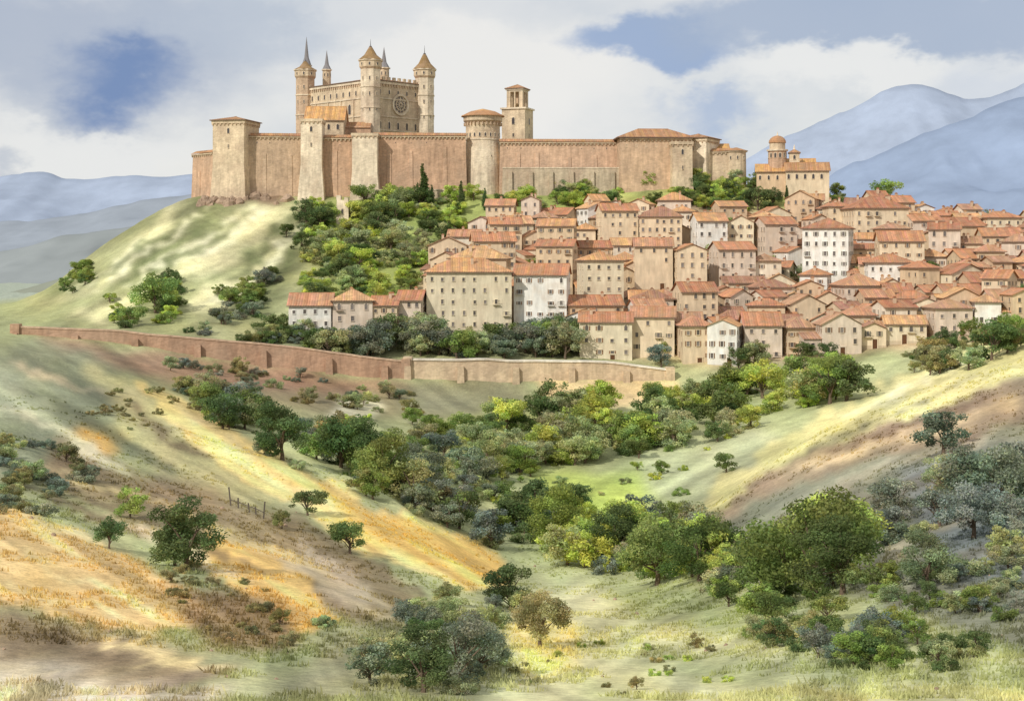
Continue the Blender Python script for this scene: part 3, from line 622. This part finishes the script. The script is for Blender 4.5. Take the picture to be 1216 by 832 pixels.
H(808,845,388,436,336,10,'h',2,6,.1); H(847,882,387,436,334,11,'y',1,1,-.25); H(886,930,386,438,338,11,'x',5,0,-.05); H(931,970,390,438,339,10,'h',2,7,.14)
H(672,738,362,392,357,11,'x',3,3,.1,annex=True); H(754,800,356,380,362,9,'h',5,5,0)
H(535,604,308,330,377,12,'h',3,4,-.1); H(560,610,286,312,395,9,'x',2,0,.12); H(640,684,292,318,388,9,'x',3,3,-.2); H(690,738,310,335,372,10,'h',0,1,.14)
H(755,800,292,320,388,10,'x',2,6,-.05); H(802,838,297,320,386,9,'y',4,0,.1); H(850,895,296,322,392,10,'x',5,0,.15); H(806,850,346,372,358,9,'x',2,2,.16)
H(962,1016,272,322,398,12,'h',1,2,-.35,'apartment_building'); H(1012,1078,248,290,428,13,'h',4,2,.08,'apartment_building')
H(984,1012,246,262,440,9,'h',4,3,0); H(1048,1100,286,322,398,11,'x',4,0,-.12,'apartment_building'); H(1110,1146,272,305,410,10,'x',5,2,-.3)
H(712,756,250,280,428,10,'x',4,0,.12,'apartment_building'); H(762,812,258,284,424,10,'h',2,5,-.12,'apartment_building'); H(826,862,262,290,420,9,'x',1,1,.14); H(868,898,264,288,424,8,'y',0,0,-.2); H(904,944,266,290,420,10,'x',5,3,.2)
H(1082,1118,262,290,425,10,'x',5,0,.1); H(1125,1168,268,290,430,11,'x',3,2,.1); H(1170,1216,280,310,420,10,'x',2,0,-.1)
H(640,684,268,290,412,9,'x',3,1,-.14); H(580,618,266,284,424,9,'x',2,0,.1)
H(1000,1050,340,372,372,11,'h',5,6,.1); H(1120,1170,350,382,358,10,'x',2,0,.15)
def inpoly(x,y,poly):
    c=False;n=len(poly)
    for i in range(n):
        x1,y1=poly[i];x2,y2=poly[(i+1)%n]
        if (y1>y)!=(y2>y) and x<(x2-x1)*(y-y1)/(y2-y1)+x1: c=not c
    return c
TOWN=[(515,360),(530,320),(560,290),(600,270),(680,262),(740,262),(860,272),(980,262),(1070,258),(1400,275),(1400,385),(1210,396),(1150,402),(1060,420),(960,434),(800,432),(690,412),(620,388),(520,388)]
towntrees=[]
Yr=335
while Yr<464:
    px=500+random.uniform(0,20)
    while px<1330:
        w=random.choice([random.uniform(5.5,8),random.uniform(6,10),random.uniform(8,12)]); yr=Yr+random.uniform(-2.2,2.2); pxw=w*F/yr; pc=px+pxw/2
        x=XX(pc,yr); zg=float(height(x,yr)); pyg=HY-zg*F/yr
        d=random.uniform(6.5,9); cy=yr+d/2
        ok=inpoly(pc,pyg,TOWN)
        for (ox,oy,ow,od) in occ:
            if abs(ox-x)<(ow+w/2)*.9 and abs(oy-cy)<(od+d/2)*.82: ok=False;break
        if ok:
            if random.random()<.05: towntrees.append((x,yr+2))
            else:
                h=random.uniform(4.6,7.6)+(random.random()<.22)*2.4
                house(x,yr,w,d,h,random.gauss(0,.28),random.choice('xxyyhh'),random.choice(WALLS),random.choice(ROOFS),None,'town_house',random.random()<.35)
        elif inpoly(pc,pyg,TOWN) and random.random()<.22: towntrees.append((x+random.uniform(-3,3),yr+random.uniform(-4,0)))
        px+=pxw+random.choice([0.1,.3,.6,3])*F/yr*.5 if ok else 8
    Yr+=8.3
print('houses',len(occ))
# ------------------------------------------------ retaining wall along road
def pathwall(name,pts,hh,colr,cap,thick=1.4,nb=0):
    mb=MB(); P=[]
    for px,py,Y in pts: P.append((XX(px,Y),Y,ZZ(py,Y)))
    xs=np.array([p[0] for p in P]); t=np.linspace(0,len(P)-1,max(30,int((xs[-1]-xs[0])/2.5)))
    f=lambda i:np.interp(t,np.arange(len(P)),[p[i] for p in P])
    X,Y,Z=f(0),f(1),f(2)
    Z=Z+np.array([.45*(float(vn(i*.35,0,5))-.5) for i in range(len(Z))])
    for i in range(len(X)-1):
        a=Vector((X[i],Y[i],0));b=Vector((X[i+1],Y[i+1],0)); e=(b-a).normalized(); n=Vector((-e.y,e.x,0))*thick
        z0,z1=Z[i],Z[i+1]
        jj=random.uniform(.93,1.07); cj=(colr[0]*jj,colr[1]*jj,colr[2]*jj)
        v=[(a.x-n.x*.3,a.y-n.y*.3,z0-hh),(b.x-n.x*.3,b.y-n.y*.3,z1-hh),(b.x+n.x,b.y+n.y,z1-hh),(a.x+n.x,a.y+n.y,z0-hh),(a.x,a.y,z0),(b.x,b.y,z1),(b.x+n.x,b.y+n.y,z1),(a.x+n.x,a.y+n.y,z0)]
        mb.add(v,[(0,1,5,4),(2,3,7,6)],ST,cj)
        m=n*.12
        v=[(a.x-m.x,a.y-m.y,z0+.003),(b.x-m.x,b.y-m.y,z1+.003),(b.x+n.x+m.x,b.y+n.y+m.y,z1+.003),(a.x+n.x+m.x,a.y+n.y+m.y,z0+.003)]
        v+= [(p[0],p[1],p[2]+.35) for p in v]
        mb.add(v,[(0,1,5,4),(4,5,6,7),(2,3,7,6),(1,0,3,2)],ST,cap)
        if nb and i%nb==0: mb.M=Matrix.Translation((a.x,a.y,0))@Matrix.Rotation(math.atan2(e.y,e.x),4,'Z'); mb.box(-.7,.7,-1.1,.2,z0-hh,z0-1.2,ST,colr,b=.35); mb.M=Matrix.Identity(4)
    for (i,s) in ((0,1),(len(X)-1,-1)):
        mb.box(X[i]-1,X[i]+1,Y[i]-.5,Y[i]+thick+.3,Z[i]-hh,Z[i]+.8,ST,colr)
    mb.obj(name)
pathwall('stone_retaining_wall',[(18,388,312),(110,392,313),(200,399,315),(300,409,318),(400,420,321),(482,429,323)],11,C(184,150,124),C(208,178,150),1.2,5)
pathwall('stone_bridge_wall',[(484,427,323.5),(560,428,324.5),(640,429,325.5),(720,432,326),(796,439,326.5)],11,C(210,188,156),C(240,232,214),2.2,6)
mb=MB(); Y=462; x=XX(408,Y); zb=GZ(408,Y); q=Y/F; zt=ZZ(232,Y); mb.box(x-9*q*.9,x+9*q*.6,Y,Y+4,zb-4,zt-1.5,ST,S3,b=.3); mb.box(x-2.4,x-1,Y+.1,Y+3.8,zt-1.49,zt,ST,S3); mb.box(x+.2,x+1.4,Y+.1,Y+3.8,zt-1.49,zt-.6,ST,S3); mb.win((x-.4,Y-.15,zt-6),(1,0,0),(0,-1,0),.7,1.3,S3,arch=True); mb.obj('ruined_watchtower')
# ------------------------------------------------ trees
def tube(V,Fc,p0,p1,r0,r1,n=7):
    o=len(V); p0=np.array(p0);p1=np.array(p1); d=p1-p0; d=d/np.linalg.norm(d); a=np.cross(d,[.3,.9,.1]); a/=np.linalg.norm(a); b=np.cross(d,a)
    for p,r in((p0,r0),(p1,r1)):
        for i in range(n):
            t=2*math.pi*i/n; V.append(p+r*(a*math.cos(t)+b*math.sin(t)))
    for i in range(n): Fc.append((o+i,o+(i+1)%n,o+n+(i+1)%n,o+n+i))
def mktree(name,seed,kind='tree',nleaf=3600,ls=.025):
    r=np.random.default_rng(seed); V=[];Fc=[]
    cl=[]
    if kind=='tree':
        ncl=26; hh=r.uniform(.44,.56)
        tube(V,Fc,(0,0,-.06),(.01,0,.12),.036,.026); tube(V,Fc,(.01,0,.11),(.0,.02,.36),.026,.016)
        for i in range(ncl):
            th=r.uniform(0,2*math.pi); rr=math.sqrt(r.uniform(0,1))*.36; z=.22+r.uniform(0,1)**.8*(hh+.12)*math.cos(rr*2.2)+r.normal()*.03
            cl.append((rr*math.cos(th),rr*math.sin(th),z,r.uniform(.08,.16)))
        for c in cl[:10]:
            k=r.uniform(.12,.32); m=np.array([c[0]*.45,c[1]*.45,k+(c[2]-k)*.55]); tube(V,Fc,(0,0,k),m,.014,.009,5); tube(V,Fc,m,c[:3],.009,.003,5)
    elif kind=='bush':
        for i in range(16):
            th=r.uniform(0,2*math.pi); rr=math.sqrt(r.uniform(0,1))*.6; z=.1+r.uniform(0,.65)*math.cos(rr*1.9); cl.append((rr*math.cos(th),rr*math.sin(th),z,r.uniform(.13,.24)))
        for c in cl[:8]: tube(V,Fc,(c[0]*.1,c[1]*.1,-.1),c[:3],.02,.005,5)
    elif kind=='cypress':
        tube(V,Fc,(0,0,-.06),(0,0,.9),.02,.004,6)
        for i in range(20):
            z=.08+.88*i/19; w=.11*math.sin(min(1,z*1.6+.15)*math.pi/2)*(1-max(0,z-.35)/.75)**.8
            cl.append((r.normal()*.02,r.normal()*.02,z,max(.03,w)))
    nb=len(Fc); V=np.array(V); cl=np.array(cl)
    pr=cl[:,3]**2; pr/=pr.sum(); idx=r.choice(len(cl),nleaf,p=pr); c=cl[idx]
    d=r.normal(size=(nleaf,3)); d/=np.linalg.norm(d,axis=1)[:,None]
    rad=c[:,3]*(r.uniform(.25,1,nleaf)**.5)*(1+.15*r.normal(size=nleaf)); sq=np.array([1,1,.8]) if kind!='cypress' else np.array([1,1,1.6])
    P=c[:,:3]+d*rad[:,None]*sq
    nrm=d+r.normal(size=(nleaf,3))*.7; nrm/=np.linalg.norm(nrm,axis=1)[:,None]
    a=np.cross(nrm,r.normal(size=(nleaf,3))); a/=np.linalg.norm(a,axis=1)[:,None]; b=np.cross(nrm,a)
    s=(ls*r.uniform(.5,1.25,nleaf))[:,None]
    q=np.stack([P-a*s,P-b*s*.6,P+a*s*1.1,P+b*s*.55],1).reshape(-1,3)
    tone=(.65+.85*r.uniform(size=len(cl)))[idx]*r.uniform(.75,1.25,nleaf)
    warm=(r.uniform(.9,1.15,size=len(cl)))[idx]
    colr=np.stack([tone*warm*r.uniform(.92,1.1,nleaf),tone,tone*r.uniform(.8,1.1,nleaf)],1)
    Fl=np.arange(nleaf*4).reshape(-1,4)+len(V)
    Vall=np.concatenate([V,q]); Fall=np.concatenate([np.array(Fc),Fl]); 
    cc=np.concatenate([np.ones((nb,3)),colr]); mi=np.concatenate([np.zeros(nb),np.ones(nleaf)])
    return npmesh(name,Vall,Fall,cc,'FACE',[M_bark,M_leaf],mi)
TREES=[mktree('tree_mesh_%d'%i,100+i,'tree') for i in range(6)]
TREEF=[mktree('treefine_mesh_%d'%i,200+i,'tree',9500,.016) for i in range(4)]
BUSH=[mktree('bush_mesh_%d'%i,300+i,'bush',2600,.038) for i in range(4)]
CYP=[mktree('cypress_mesh_%d'%i,400+i,'cypress',2600,.022) for i in range(2)]
D=C(104,122,78,1);Mi=C(140,156,90,1);Lt=C(178,192,104,1);Bg=C(134,144,128,1);Ol=C(152,148,106,1);Br=C(160,152,112,1);Sg=C(164,172,128,1)
def put(mesh,x,y,z,h,wf,colr,name,parent=None):
    o=bpy.data.objects.new(name,mesh); link(o); o.location=(x,y,z); s=random.uniform(.88,1.12); o.scale=(h*wf*s,h*wf/s,h); o.rotation_euler=(random.uniform(-.06,.06),random.uniform(-.06,.06),random.uniform(0,6.28))
    k=random.uniform(.8,1.25); o.color=(colr[0]*k*random.uniform(.88,1.1),colr[1]*k,colr[2]*k*random.uniform(.85,1.15),1)
    if parent: o.parent=parent
    return o
def tree(px,py,hpx,colr,wf=1.2,kind='oak_tree'):
    Y=groundY(px,py)
    if Y is None: return
    x=XX(px,Y); z=float(height(x,Y)); h=hpx*Y/F
    mesh=random.choice(TREEF if hpx>60 else TREES)
    if kind=='bush': mesh=random.choice(BUSH)
    if kind=='cypress_tree': mesh=random.choice(CYP)
    put(mesh,x,Y,z-.04*h,h*1.08,wf,colr,kind)
def grove(name,poly,n,h0,h1,pal,bush=.4,wf=1.25):
    e=empty(name); xs=[p[0] for p in poly];ys=[p[1] for p in poly]; k=0;g=0; cs_=random.uniform(0,100)
    while k<n and g<n*40:
        g+=1; px=random.uniform(min(xs),max(xs));py=random.uniform(min(ys),max(ys))
        if not inpoly(px,py,poly): continue
        if float(vn(px/38+cs_,py/20,88))<random.uniform(.2,.6): continue
        Y=groundY(px,py)
        if Y is None: continue
        x=XX(px,Y);z=float(height(x,Y))
        if any(abs(ox-x)<ow+1 and abs(oy-Y)<od+1 for ox,oy,ow,od in occ): continue
        h=random.uniform(h0,h1)*Y/F; b=random.random()<bush
        pi=int(float(vn(px/45+cs_,py/25,89))*len(pal)*.999) if random.random()<.6 else random.randrange(len(pal))
        put(random.choice(BUSH if b else TREES),x,Y,z-.05*h,h*(.6 if b else 1),wf*(.95 if b else 1.),pal[pi],'bush' if b else 'tree',e); k+=1
grove('hillside_shrubs',[(365,250),(470,240),(560,258),(505,320),(490,345),(470,370),(380,375),(350,330)],190,12,36,[Mi,Lt,D,Sg,Lt],.55)
grove('castle_slope_trees',[(450,243),(600,236),(640,225),(900,214),(960,222),(1010,240),(900,256),(720,250),(640,256),(560,268),(480,262)],170,11,27,[Mi,D,Lt,Sg,Lt],.5)
grove('woodland',[(390,425),(470,408),(500,392),(620,382),(680,398),(720,410),(722,428),(470,426)],70,26,50,[Mi,D,Sg,Bg,D],.25)
grove('roadside_trees',[(205,392),(340,398),(380,385),(470,412),(460,422),(250,404)],50,16,36,[Mi,Sg,D,Bg],.4)
grove('valley_woodland',[(560,525),(600,495),(700,480),(850,470),(960,455),(1010,445),(1010,472),(900,515),(760,545),(620,560)],120,26,54,[Mi,D,Sg,Lt,Mi],.3)
grove('valley_woodland',[(540,615),(620,600),(760,620),(880,650),(870,700),(700,680),(560,650)],80,32,62,[Mi,D,Lt,Sg,Bg],.3)
grove('valley_woodland',[(215,466),(300,490),(380,520),(480,560),(560,610),(540,635),(420,590),(330,548),(250,505)],88,24,50,[D,Bg,Mi,Ol,Sg],.35)
grove('valley_woodland',[(480,500),(600,520),(640,560),(600,600),(540,590),(480,550)],42,24,44,[Bg,Sg,Mi],.4)
grove('meadow_shrubs',[(640,480),(900,500),(860,560),(760,620),(560,600),(440,540),(400,500)],80,10,24,[Sg,Mi,Lt],.8)
grove('valley_woodland',[(850,700),(1060,690),(1200,740),(1200,800),(1000,800),(870,755)],78,26,50,[Sg,D,Mi,Bg],.4)
grove('slope_scrub',[(1060,590),(1216,530),(1230,730),(1120,730),(1040,670)],48,22,60,[Bg,Sg,Bg,Sg],.6)
grove('slope_scrub',[(-10,510),(90,540),(120,590),(60,620),(-10,610)],36,16,42,[Ol,Bg,Sg],.6)
grove('slope_scrub',[(370,740),(600,700),(600,790),(560,825),(400,825)],56,22,56,[Bg,Sg,Sg,D],.5)
grove('slope_scrub',[(190,660),(320,700),(350,770),(260,770),(210,730)],26,12,28,[Ol,Br,Ol],.8)
grove('valley_edge_trees',[(1010,450),(1060,425),(1230,390),(1230,412),(1100,450)],44,16,40,[Sg,Mi,Ol,D],.3)
grove('slope_scrub',[(60,345),(110,310),(105,345),(70,362)],20,10,22,[Mi,D],.6); grove('slope_scrub',[(130,350),(215,320),(210,385),(130,392)],26,12,34,[Mi,Lt,D],.6)
grove('slope_scrub',[(250,350),(330,320),(340,380),(260,388)],34,12,30,[Mi,Bg,D],.5)
grove('slope_scrub',[(180,428),(310,442),(480,455),(540,470),(500,500),(350,480),(220,450)],46,12,26,[Bg,Ol,Sg],.7)
grove('meadow_shrubs',[(60,430),(220,470),(160,520),(60,480)],24,8,18,[Sg,Ol],.9)
grove('meadow_shrubs',[(600,740),(900,770),(900,830),(600,830)],26,8,20,[Sg,Lt,Ol],.95)
T_=[(240,483,30,D),(268,497,34,D),(335,546,70,D),(322,520,46,D),(420,560,82,D),(405,556,60,Mi),(455,580,72,Mi),(490,602,60,Sg),(500,590,66,Bg),(545,628,48,D),(665,655,80,Mi),(700,660,60,Lt),(735,668,70,D),(780,695,95,Mi),(830,690,80,D),
(965,708,140,Mi),(935,706,105,D),(1000,706,95,D),(905,702,80,Sg),(985,690,120,Lt),(222,676,88,D),(208,672,55,D),(155,615,38,Lt),(130,652,40,D),(416,658,46,D),(365,612,36,D),(335,628,24,Ol),(606,724,58,D),(622,735,40,Sg),
(545,812,90,Bg),(502,822,78,D),(570,800,74,Bg),(440,812,56,Bg),(850,505,56,D),(870,500,45,Mi),(985,480,66,Mi),(1005,476,60,D),(955,484,50,Sg),(1178,428,52,D),(1150,440,36,Sg),(862,562,26,D),(1120,540,60,Bg),(1180,620,110,Bg),(1155,640,80,Bg),(1100,700,70,Sg),
(900,250,34,D),(918,246,24,D),(1055,246,36,Mi),(1170,268,20,Bg),(1186,268,18,D),(818,246,24,D),(185,372,50,Mi),(205,352,30,D),(340,282,20,D),(848,322,34,Mi),(785,436,30,Bg),(898,438,36,Sg)]
for t in T_: tree(*t)
tree(641,768,78,Br,1.0,'lone_tree')
for t in [(505,244,48),(497,246,28),(513,246,26),(548,250,34),(575,250,26),(935,243,22),(368,258,16)]: tree(t[0],t[1],t[2],D,1.1,'cypress_tree')
e=empty('town_trees')
for x,y in towntrees: h=random.uniform(3.5,7); put(random.choice(TREES),x,y,float(height(x,y))-.2,h,1.1,random.choice([Mi,D,Sg]),'tree',e)
# ------------------------------------------------ rocks under castle
def rocks(name,pts):
    mb=MB(); mb.jit=.12
    for px,py,s in pts:
        Y=groundY(px,py)
        if Y is None: continue
        r=s*Y/F; x=XX(px,Y); z=float(height(x,Y))
        n=9; rings=5; vs=[];fs=[]
        for i in range(rings):
            t=i/(rings-1)
            for j in range(n):
                a=2*math.pi*j/n; q=r*(math.cos(t*1.45))*random.uniform(.75,1.15); vs.append((x+q*math.cos(a),Y+q*math.sin(a),z-.4*r+1.3*r*math.sin(t*1.5)*random.uniform(.85,1.1)))
        for i in range(rings-1):
            for j in range(n): fs.append((i*n+j,i*n+(j+1)%n,(i+1)*n+(j+1)%n,(i+1)*n+j))
        fs.append(tuple((rings-1)*n+j for j in range(n)))
        mb.add(vs,fs,ST,C(166,142,120))
    mb.obj(name)
rocks('rock_outcrop',[(random.uniform(236,345),random.uniform(230,244),random.uniform(3,9)) for i in range(40)])
rocks('rock_outcrop',[(random.uniform(0,1200),random.uniform(600,820),random.uniform(1,4)) for i in range(60)])
# fence posts
mb=MB(); mb.jit=.1
prev=None
for i,(px,py) in enumerate([(274,600),(283,603),(296,608),(304,611),(313,616)]):
    Y=groundY(px,py); x=XX(px,Y); z=float(height(x,Y)); h=[22,12,11,9,20][i]*Y/F
    mb.M=Matrix.Translation((x,Y,z))@Matrix.Rotation(random.uniform(-.12,.12),4,'Y'); mb.box(-.05,.05,-.05,.05,-.3,h,TR,(.12,.10,.08)); mb.M=Matrix.Identity(4)
    if prev:
        a=Vector(prev);b=Vector((x,Y,z)); q=.45; o=Vector((0,-.09,q)); o2=Vector((0,-.06,q)); u=Vector((0,0,.07))
        mb.add([tuple(a+o),tuple(b+o),tuple(b+o+u),tuple(a+o+u),tuple(a+o2),tuple(b+o2),tuple(b+o2+u),tuple(a+o2+u)],[(0,1,2,3),(7,6,5,4),(3,2,6,7),(0,4,5,1)],TR,(.12,.10,.08))
    prev=(x,Y,z)
mb.obj('wooden_fence')
# ------------------------------------------------ grass tufts
N=34000; k=5
Yq=np.exp(rng.uniform(math.log(23),math.log(160),N)); Uq=rng.uniform(-40,1256,N); Xq=(Uq-608)*Yq/F
keep=fbm(Xq/5,Yq/5,77)>.46; Yq=Yq[keep];Xq=Xq[keep];N=len(Xq)
Yb=np.repeat(Yq,k)+rng.normal(size=N*k)*.10; Xb=np.repeat(Xq,k)+rng.normal(size=N*k)*.10; Zb=height(Xb,Yb)-.02
Hh=rng.uniform(.07,.26,N*k)*np.repeat(rng.uniform(.4,1.2,N),k); th=rng.uniform(0,2*np.pi,N*k); wd=.016+.0004*Yb; dx=np.cos(th)*wd;dy=np.sin(th)*wd; lx=rng.normal(size=N*k)*.35*Hh; ly=rng.normal(size=N*k)*.35*Hh
v0=np.stack([Xb-dx,Yb-dy,Zb],1);v1=np.stack([Xb+dx,Yb+dy,Zb],1);v2=np.stack([Xb+lx*.9+dx*.2,Yb+ly*.9,Zb+Hh],1);v3=np.stack([Xb+lx*.4-dx*.7,Yb+ly*.4-dy*.7,Zb+Hh*.55],1)
VV=np.stack([v0,v1,v2,v3],1).reshape(-1,3); FF=np.arange(len(VV)).reshape(-1,4)
gc=gcol(UofXY(Xb,Yb),HY-Zb*F/Yb)*rng.uniform(.8,1.15,N*k)[:,None]*np.array([.98,1.0,.87])
me=npmesh('grass',VV,FF,gc,'FACE',[M_grass]); link(bpy.data.objects.new('grass',me))
# ------------------------------------------------ sun + world
tosun=Vector((-.54,-.68,.66)).normalized()
sd=bpy.data.lights.new('sun','SUN'); sd.energy=3.1; sd.angle=math.radians(.6); sd.color=(1,.96,.89)
so=link(bpy.data.objects.new('sun',sd)); so.rotation_euler=(-tosun).to_track_quat('-Z','Y').to_euler(); so.location=(-50,-50,80)
w=bpy.data.worlds.new('World'); scene.world=w; w.use_nodes=True; nt=w.node_tree; nt.nodes.clear()
out=nd(nt,'ShaderNodeOutputWorld'); bg=nd(nt,'ShaderNodeBackground'); bg.inputs['Strength'].default_value=.1; nt.links.new(bg.outputs[0],out.inputs[0])
sky=nd(nt,'ShaderNodeTexSky'); sky.sky_type='NISHITA'; sky.sun_disc=False; sky.sun_elevation=math.asin(tosun.z); sky.sun_rotation=math.atan2(tosun.x,tosun.y)%(2*math.pi)
tc=nd(nt,'ShaderNodeTexCoord'); G=tc.outputs['Generated']
def vm(op,a,b=None,sc=None):
    n=nd(nt,'ShaderNodeVectorMath',operation=op)
    for i,q in enumerate((a,b)):
        if q is None: continue
        if isinstance(q,(tuple,list)): n.inputs[i].default_value=q
        else: nt.links.new(q,n.inputs[i])
    if sc is not None:
        if isinstance(sc,(float,int)): n.inputs['Scale'].default_value=sc
        else: nt.links.new(sc,n.inputs['Scale'])
    return n
def noi(scale,detail,vec,rough=.55):
    n=nd(nt,'ShaderNodeTexNoise'); n.inputs['Scale'].default_value=scale; n.inputs['Detail'].default_value=detail; n.inputs['Roughness'].default_value=rough; nt.links.new(vec,n.inputs['Vector']); return n
st_=vm('MULTIPLY',G,(1,1,1.7)).outputs[0]
n1=noi(7,6,st_,.6); wsub=vm('SUBTRACT',n1.outputs['Color'],(.5,.5,.5)); wsc=vm('SCALE',wsub.outputs[0],sc=.15); warp=vm('ADD',G,wsc.outputs[0]).outputs[0]
def dirv(px,py): 
    v=Vector(((px-608)/F,1,(300-py)/F)); v.normalize(); return v
def mixc(fac,a,b):
    m=nd(nt,'ShaderNodeMix',data_type='RGBA'); 
    if isinstance(fac,float): m.inputs[0].default_value=fac
    else: nt.links.new(fac,m.inputs[0])
    for i,q in((6,a),(7,b)):
        if isinstance(q,tuple): m.inputs[i].default_value=(*q,1)
        else: nt.links.new(q,m.inputs[i])
    return m.outputs[2]
skyc=vm('SCALE',sky.outputs[0],sc=.1).outputs[0]
cloudn=noi(3.2,6,st_,.6); mr=nd(nt,'ShaderNodeMapRange'); mr.inputs[1].default_value=.36; mr.inputs[2].default_value=.66; nt.links.new(cloudn.outputs[0],mr.inputs[0])
cur=mixc(mr.outputs[0],C(204,210,218,1),C(242,240,236,1))
cur=mixc(.88,skyc,cur)
def blob(px,py,rx,ry,colr,amt,cur,inner=.35):
    d0=dirv(px,py); s=vm('SUBTRACT',warp,tuple(d0)); m=vm('MULTIPLY',s.outputs[0],(F/rx,1.0,F/ry)); l=nd(nt,'ShaderNodeVectorMath',operation='LENGTH'); nt.links.new(m.outputs[0],l.inputs[0])
    r=nd(nt,'ShaderNodeMapRange'); r.interpolation_type='SMOOTHSTEP'; r.inputs[1].default_value=1.0; r.inputs[2].default_value=inner; r.inputs[3].default_value=0; r.inputs[4].default_value=amt; nt.links.new(l.outputs['Value'],r.inputs[0])
    return mixc(r.outputs[0],cur,colr)
cur=blob(560,120,300,150,C(238,237,234,1),.9,cur)
cur=blob(70,60,280,115,C(168,180,200,1),.8,cur)
cur=blob(125,88,100,62,C(108,136,182,1),.85,cur,.15)
cur=blob(270,40,180,50,C(186,196,210,1),.6,cur)
cur=blob(110,172,190,42,C(232,233,232,1),.9,cur)
cur=blob(-20,225,250,40,C(176,186,202,1),.6,cur)
cur=blob(770,58,150,50,C(150,172,206,1),.9,cur,.5)
cur=blob(1060,18,350,60,C(164,180,204,1),.85,cur,.5)
cur=blob(850,140,85,34,C(168,186,214,1),.75,cur,.2)
cur=blob(1010,92,180,38,C(234,235,234,1),.85,cur)
cur=blob(1210,110,120,60,C(206,214,226,1),.6,cur)
cur=blob(470,-10,230,60,C(220,223,226,1),.8,cur)
fin=vm('SCALE',cur,sc=10.0).outputs[0]; nt.links.new(fin,bg.inputs[0])
# ------------------------------------------------ camera
cd=bpy.data.cameras.new('camera'); cd.lens=50; cd.sensor_width=36; cd.shift_y=-(416-HY)/1216; cd.clip_end=20000; cd.clip_start=.5
co=link(bpy.data.objects.new('camera',cd)); co.rotation_euler=(math.radians(90),0,0); scene.camera=co
scene.view_settings.view_transform='Standard'; scene.view_settings.look='None'; scene.view_settings.exposure=0
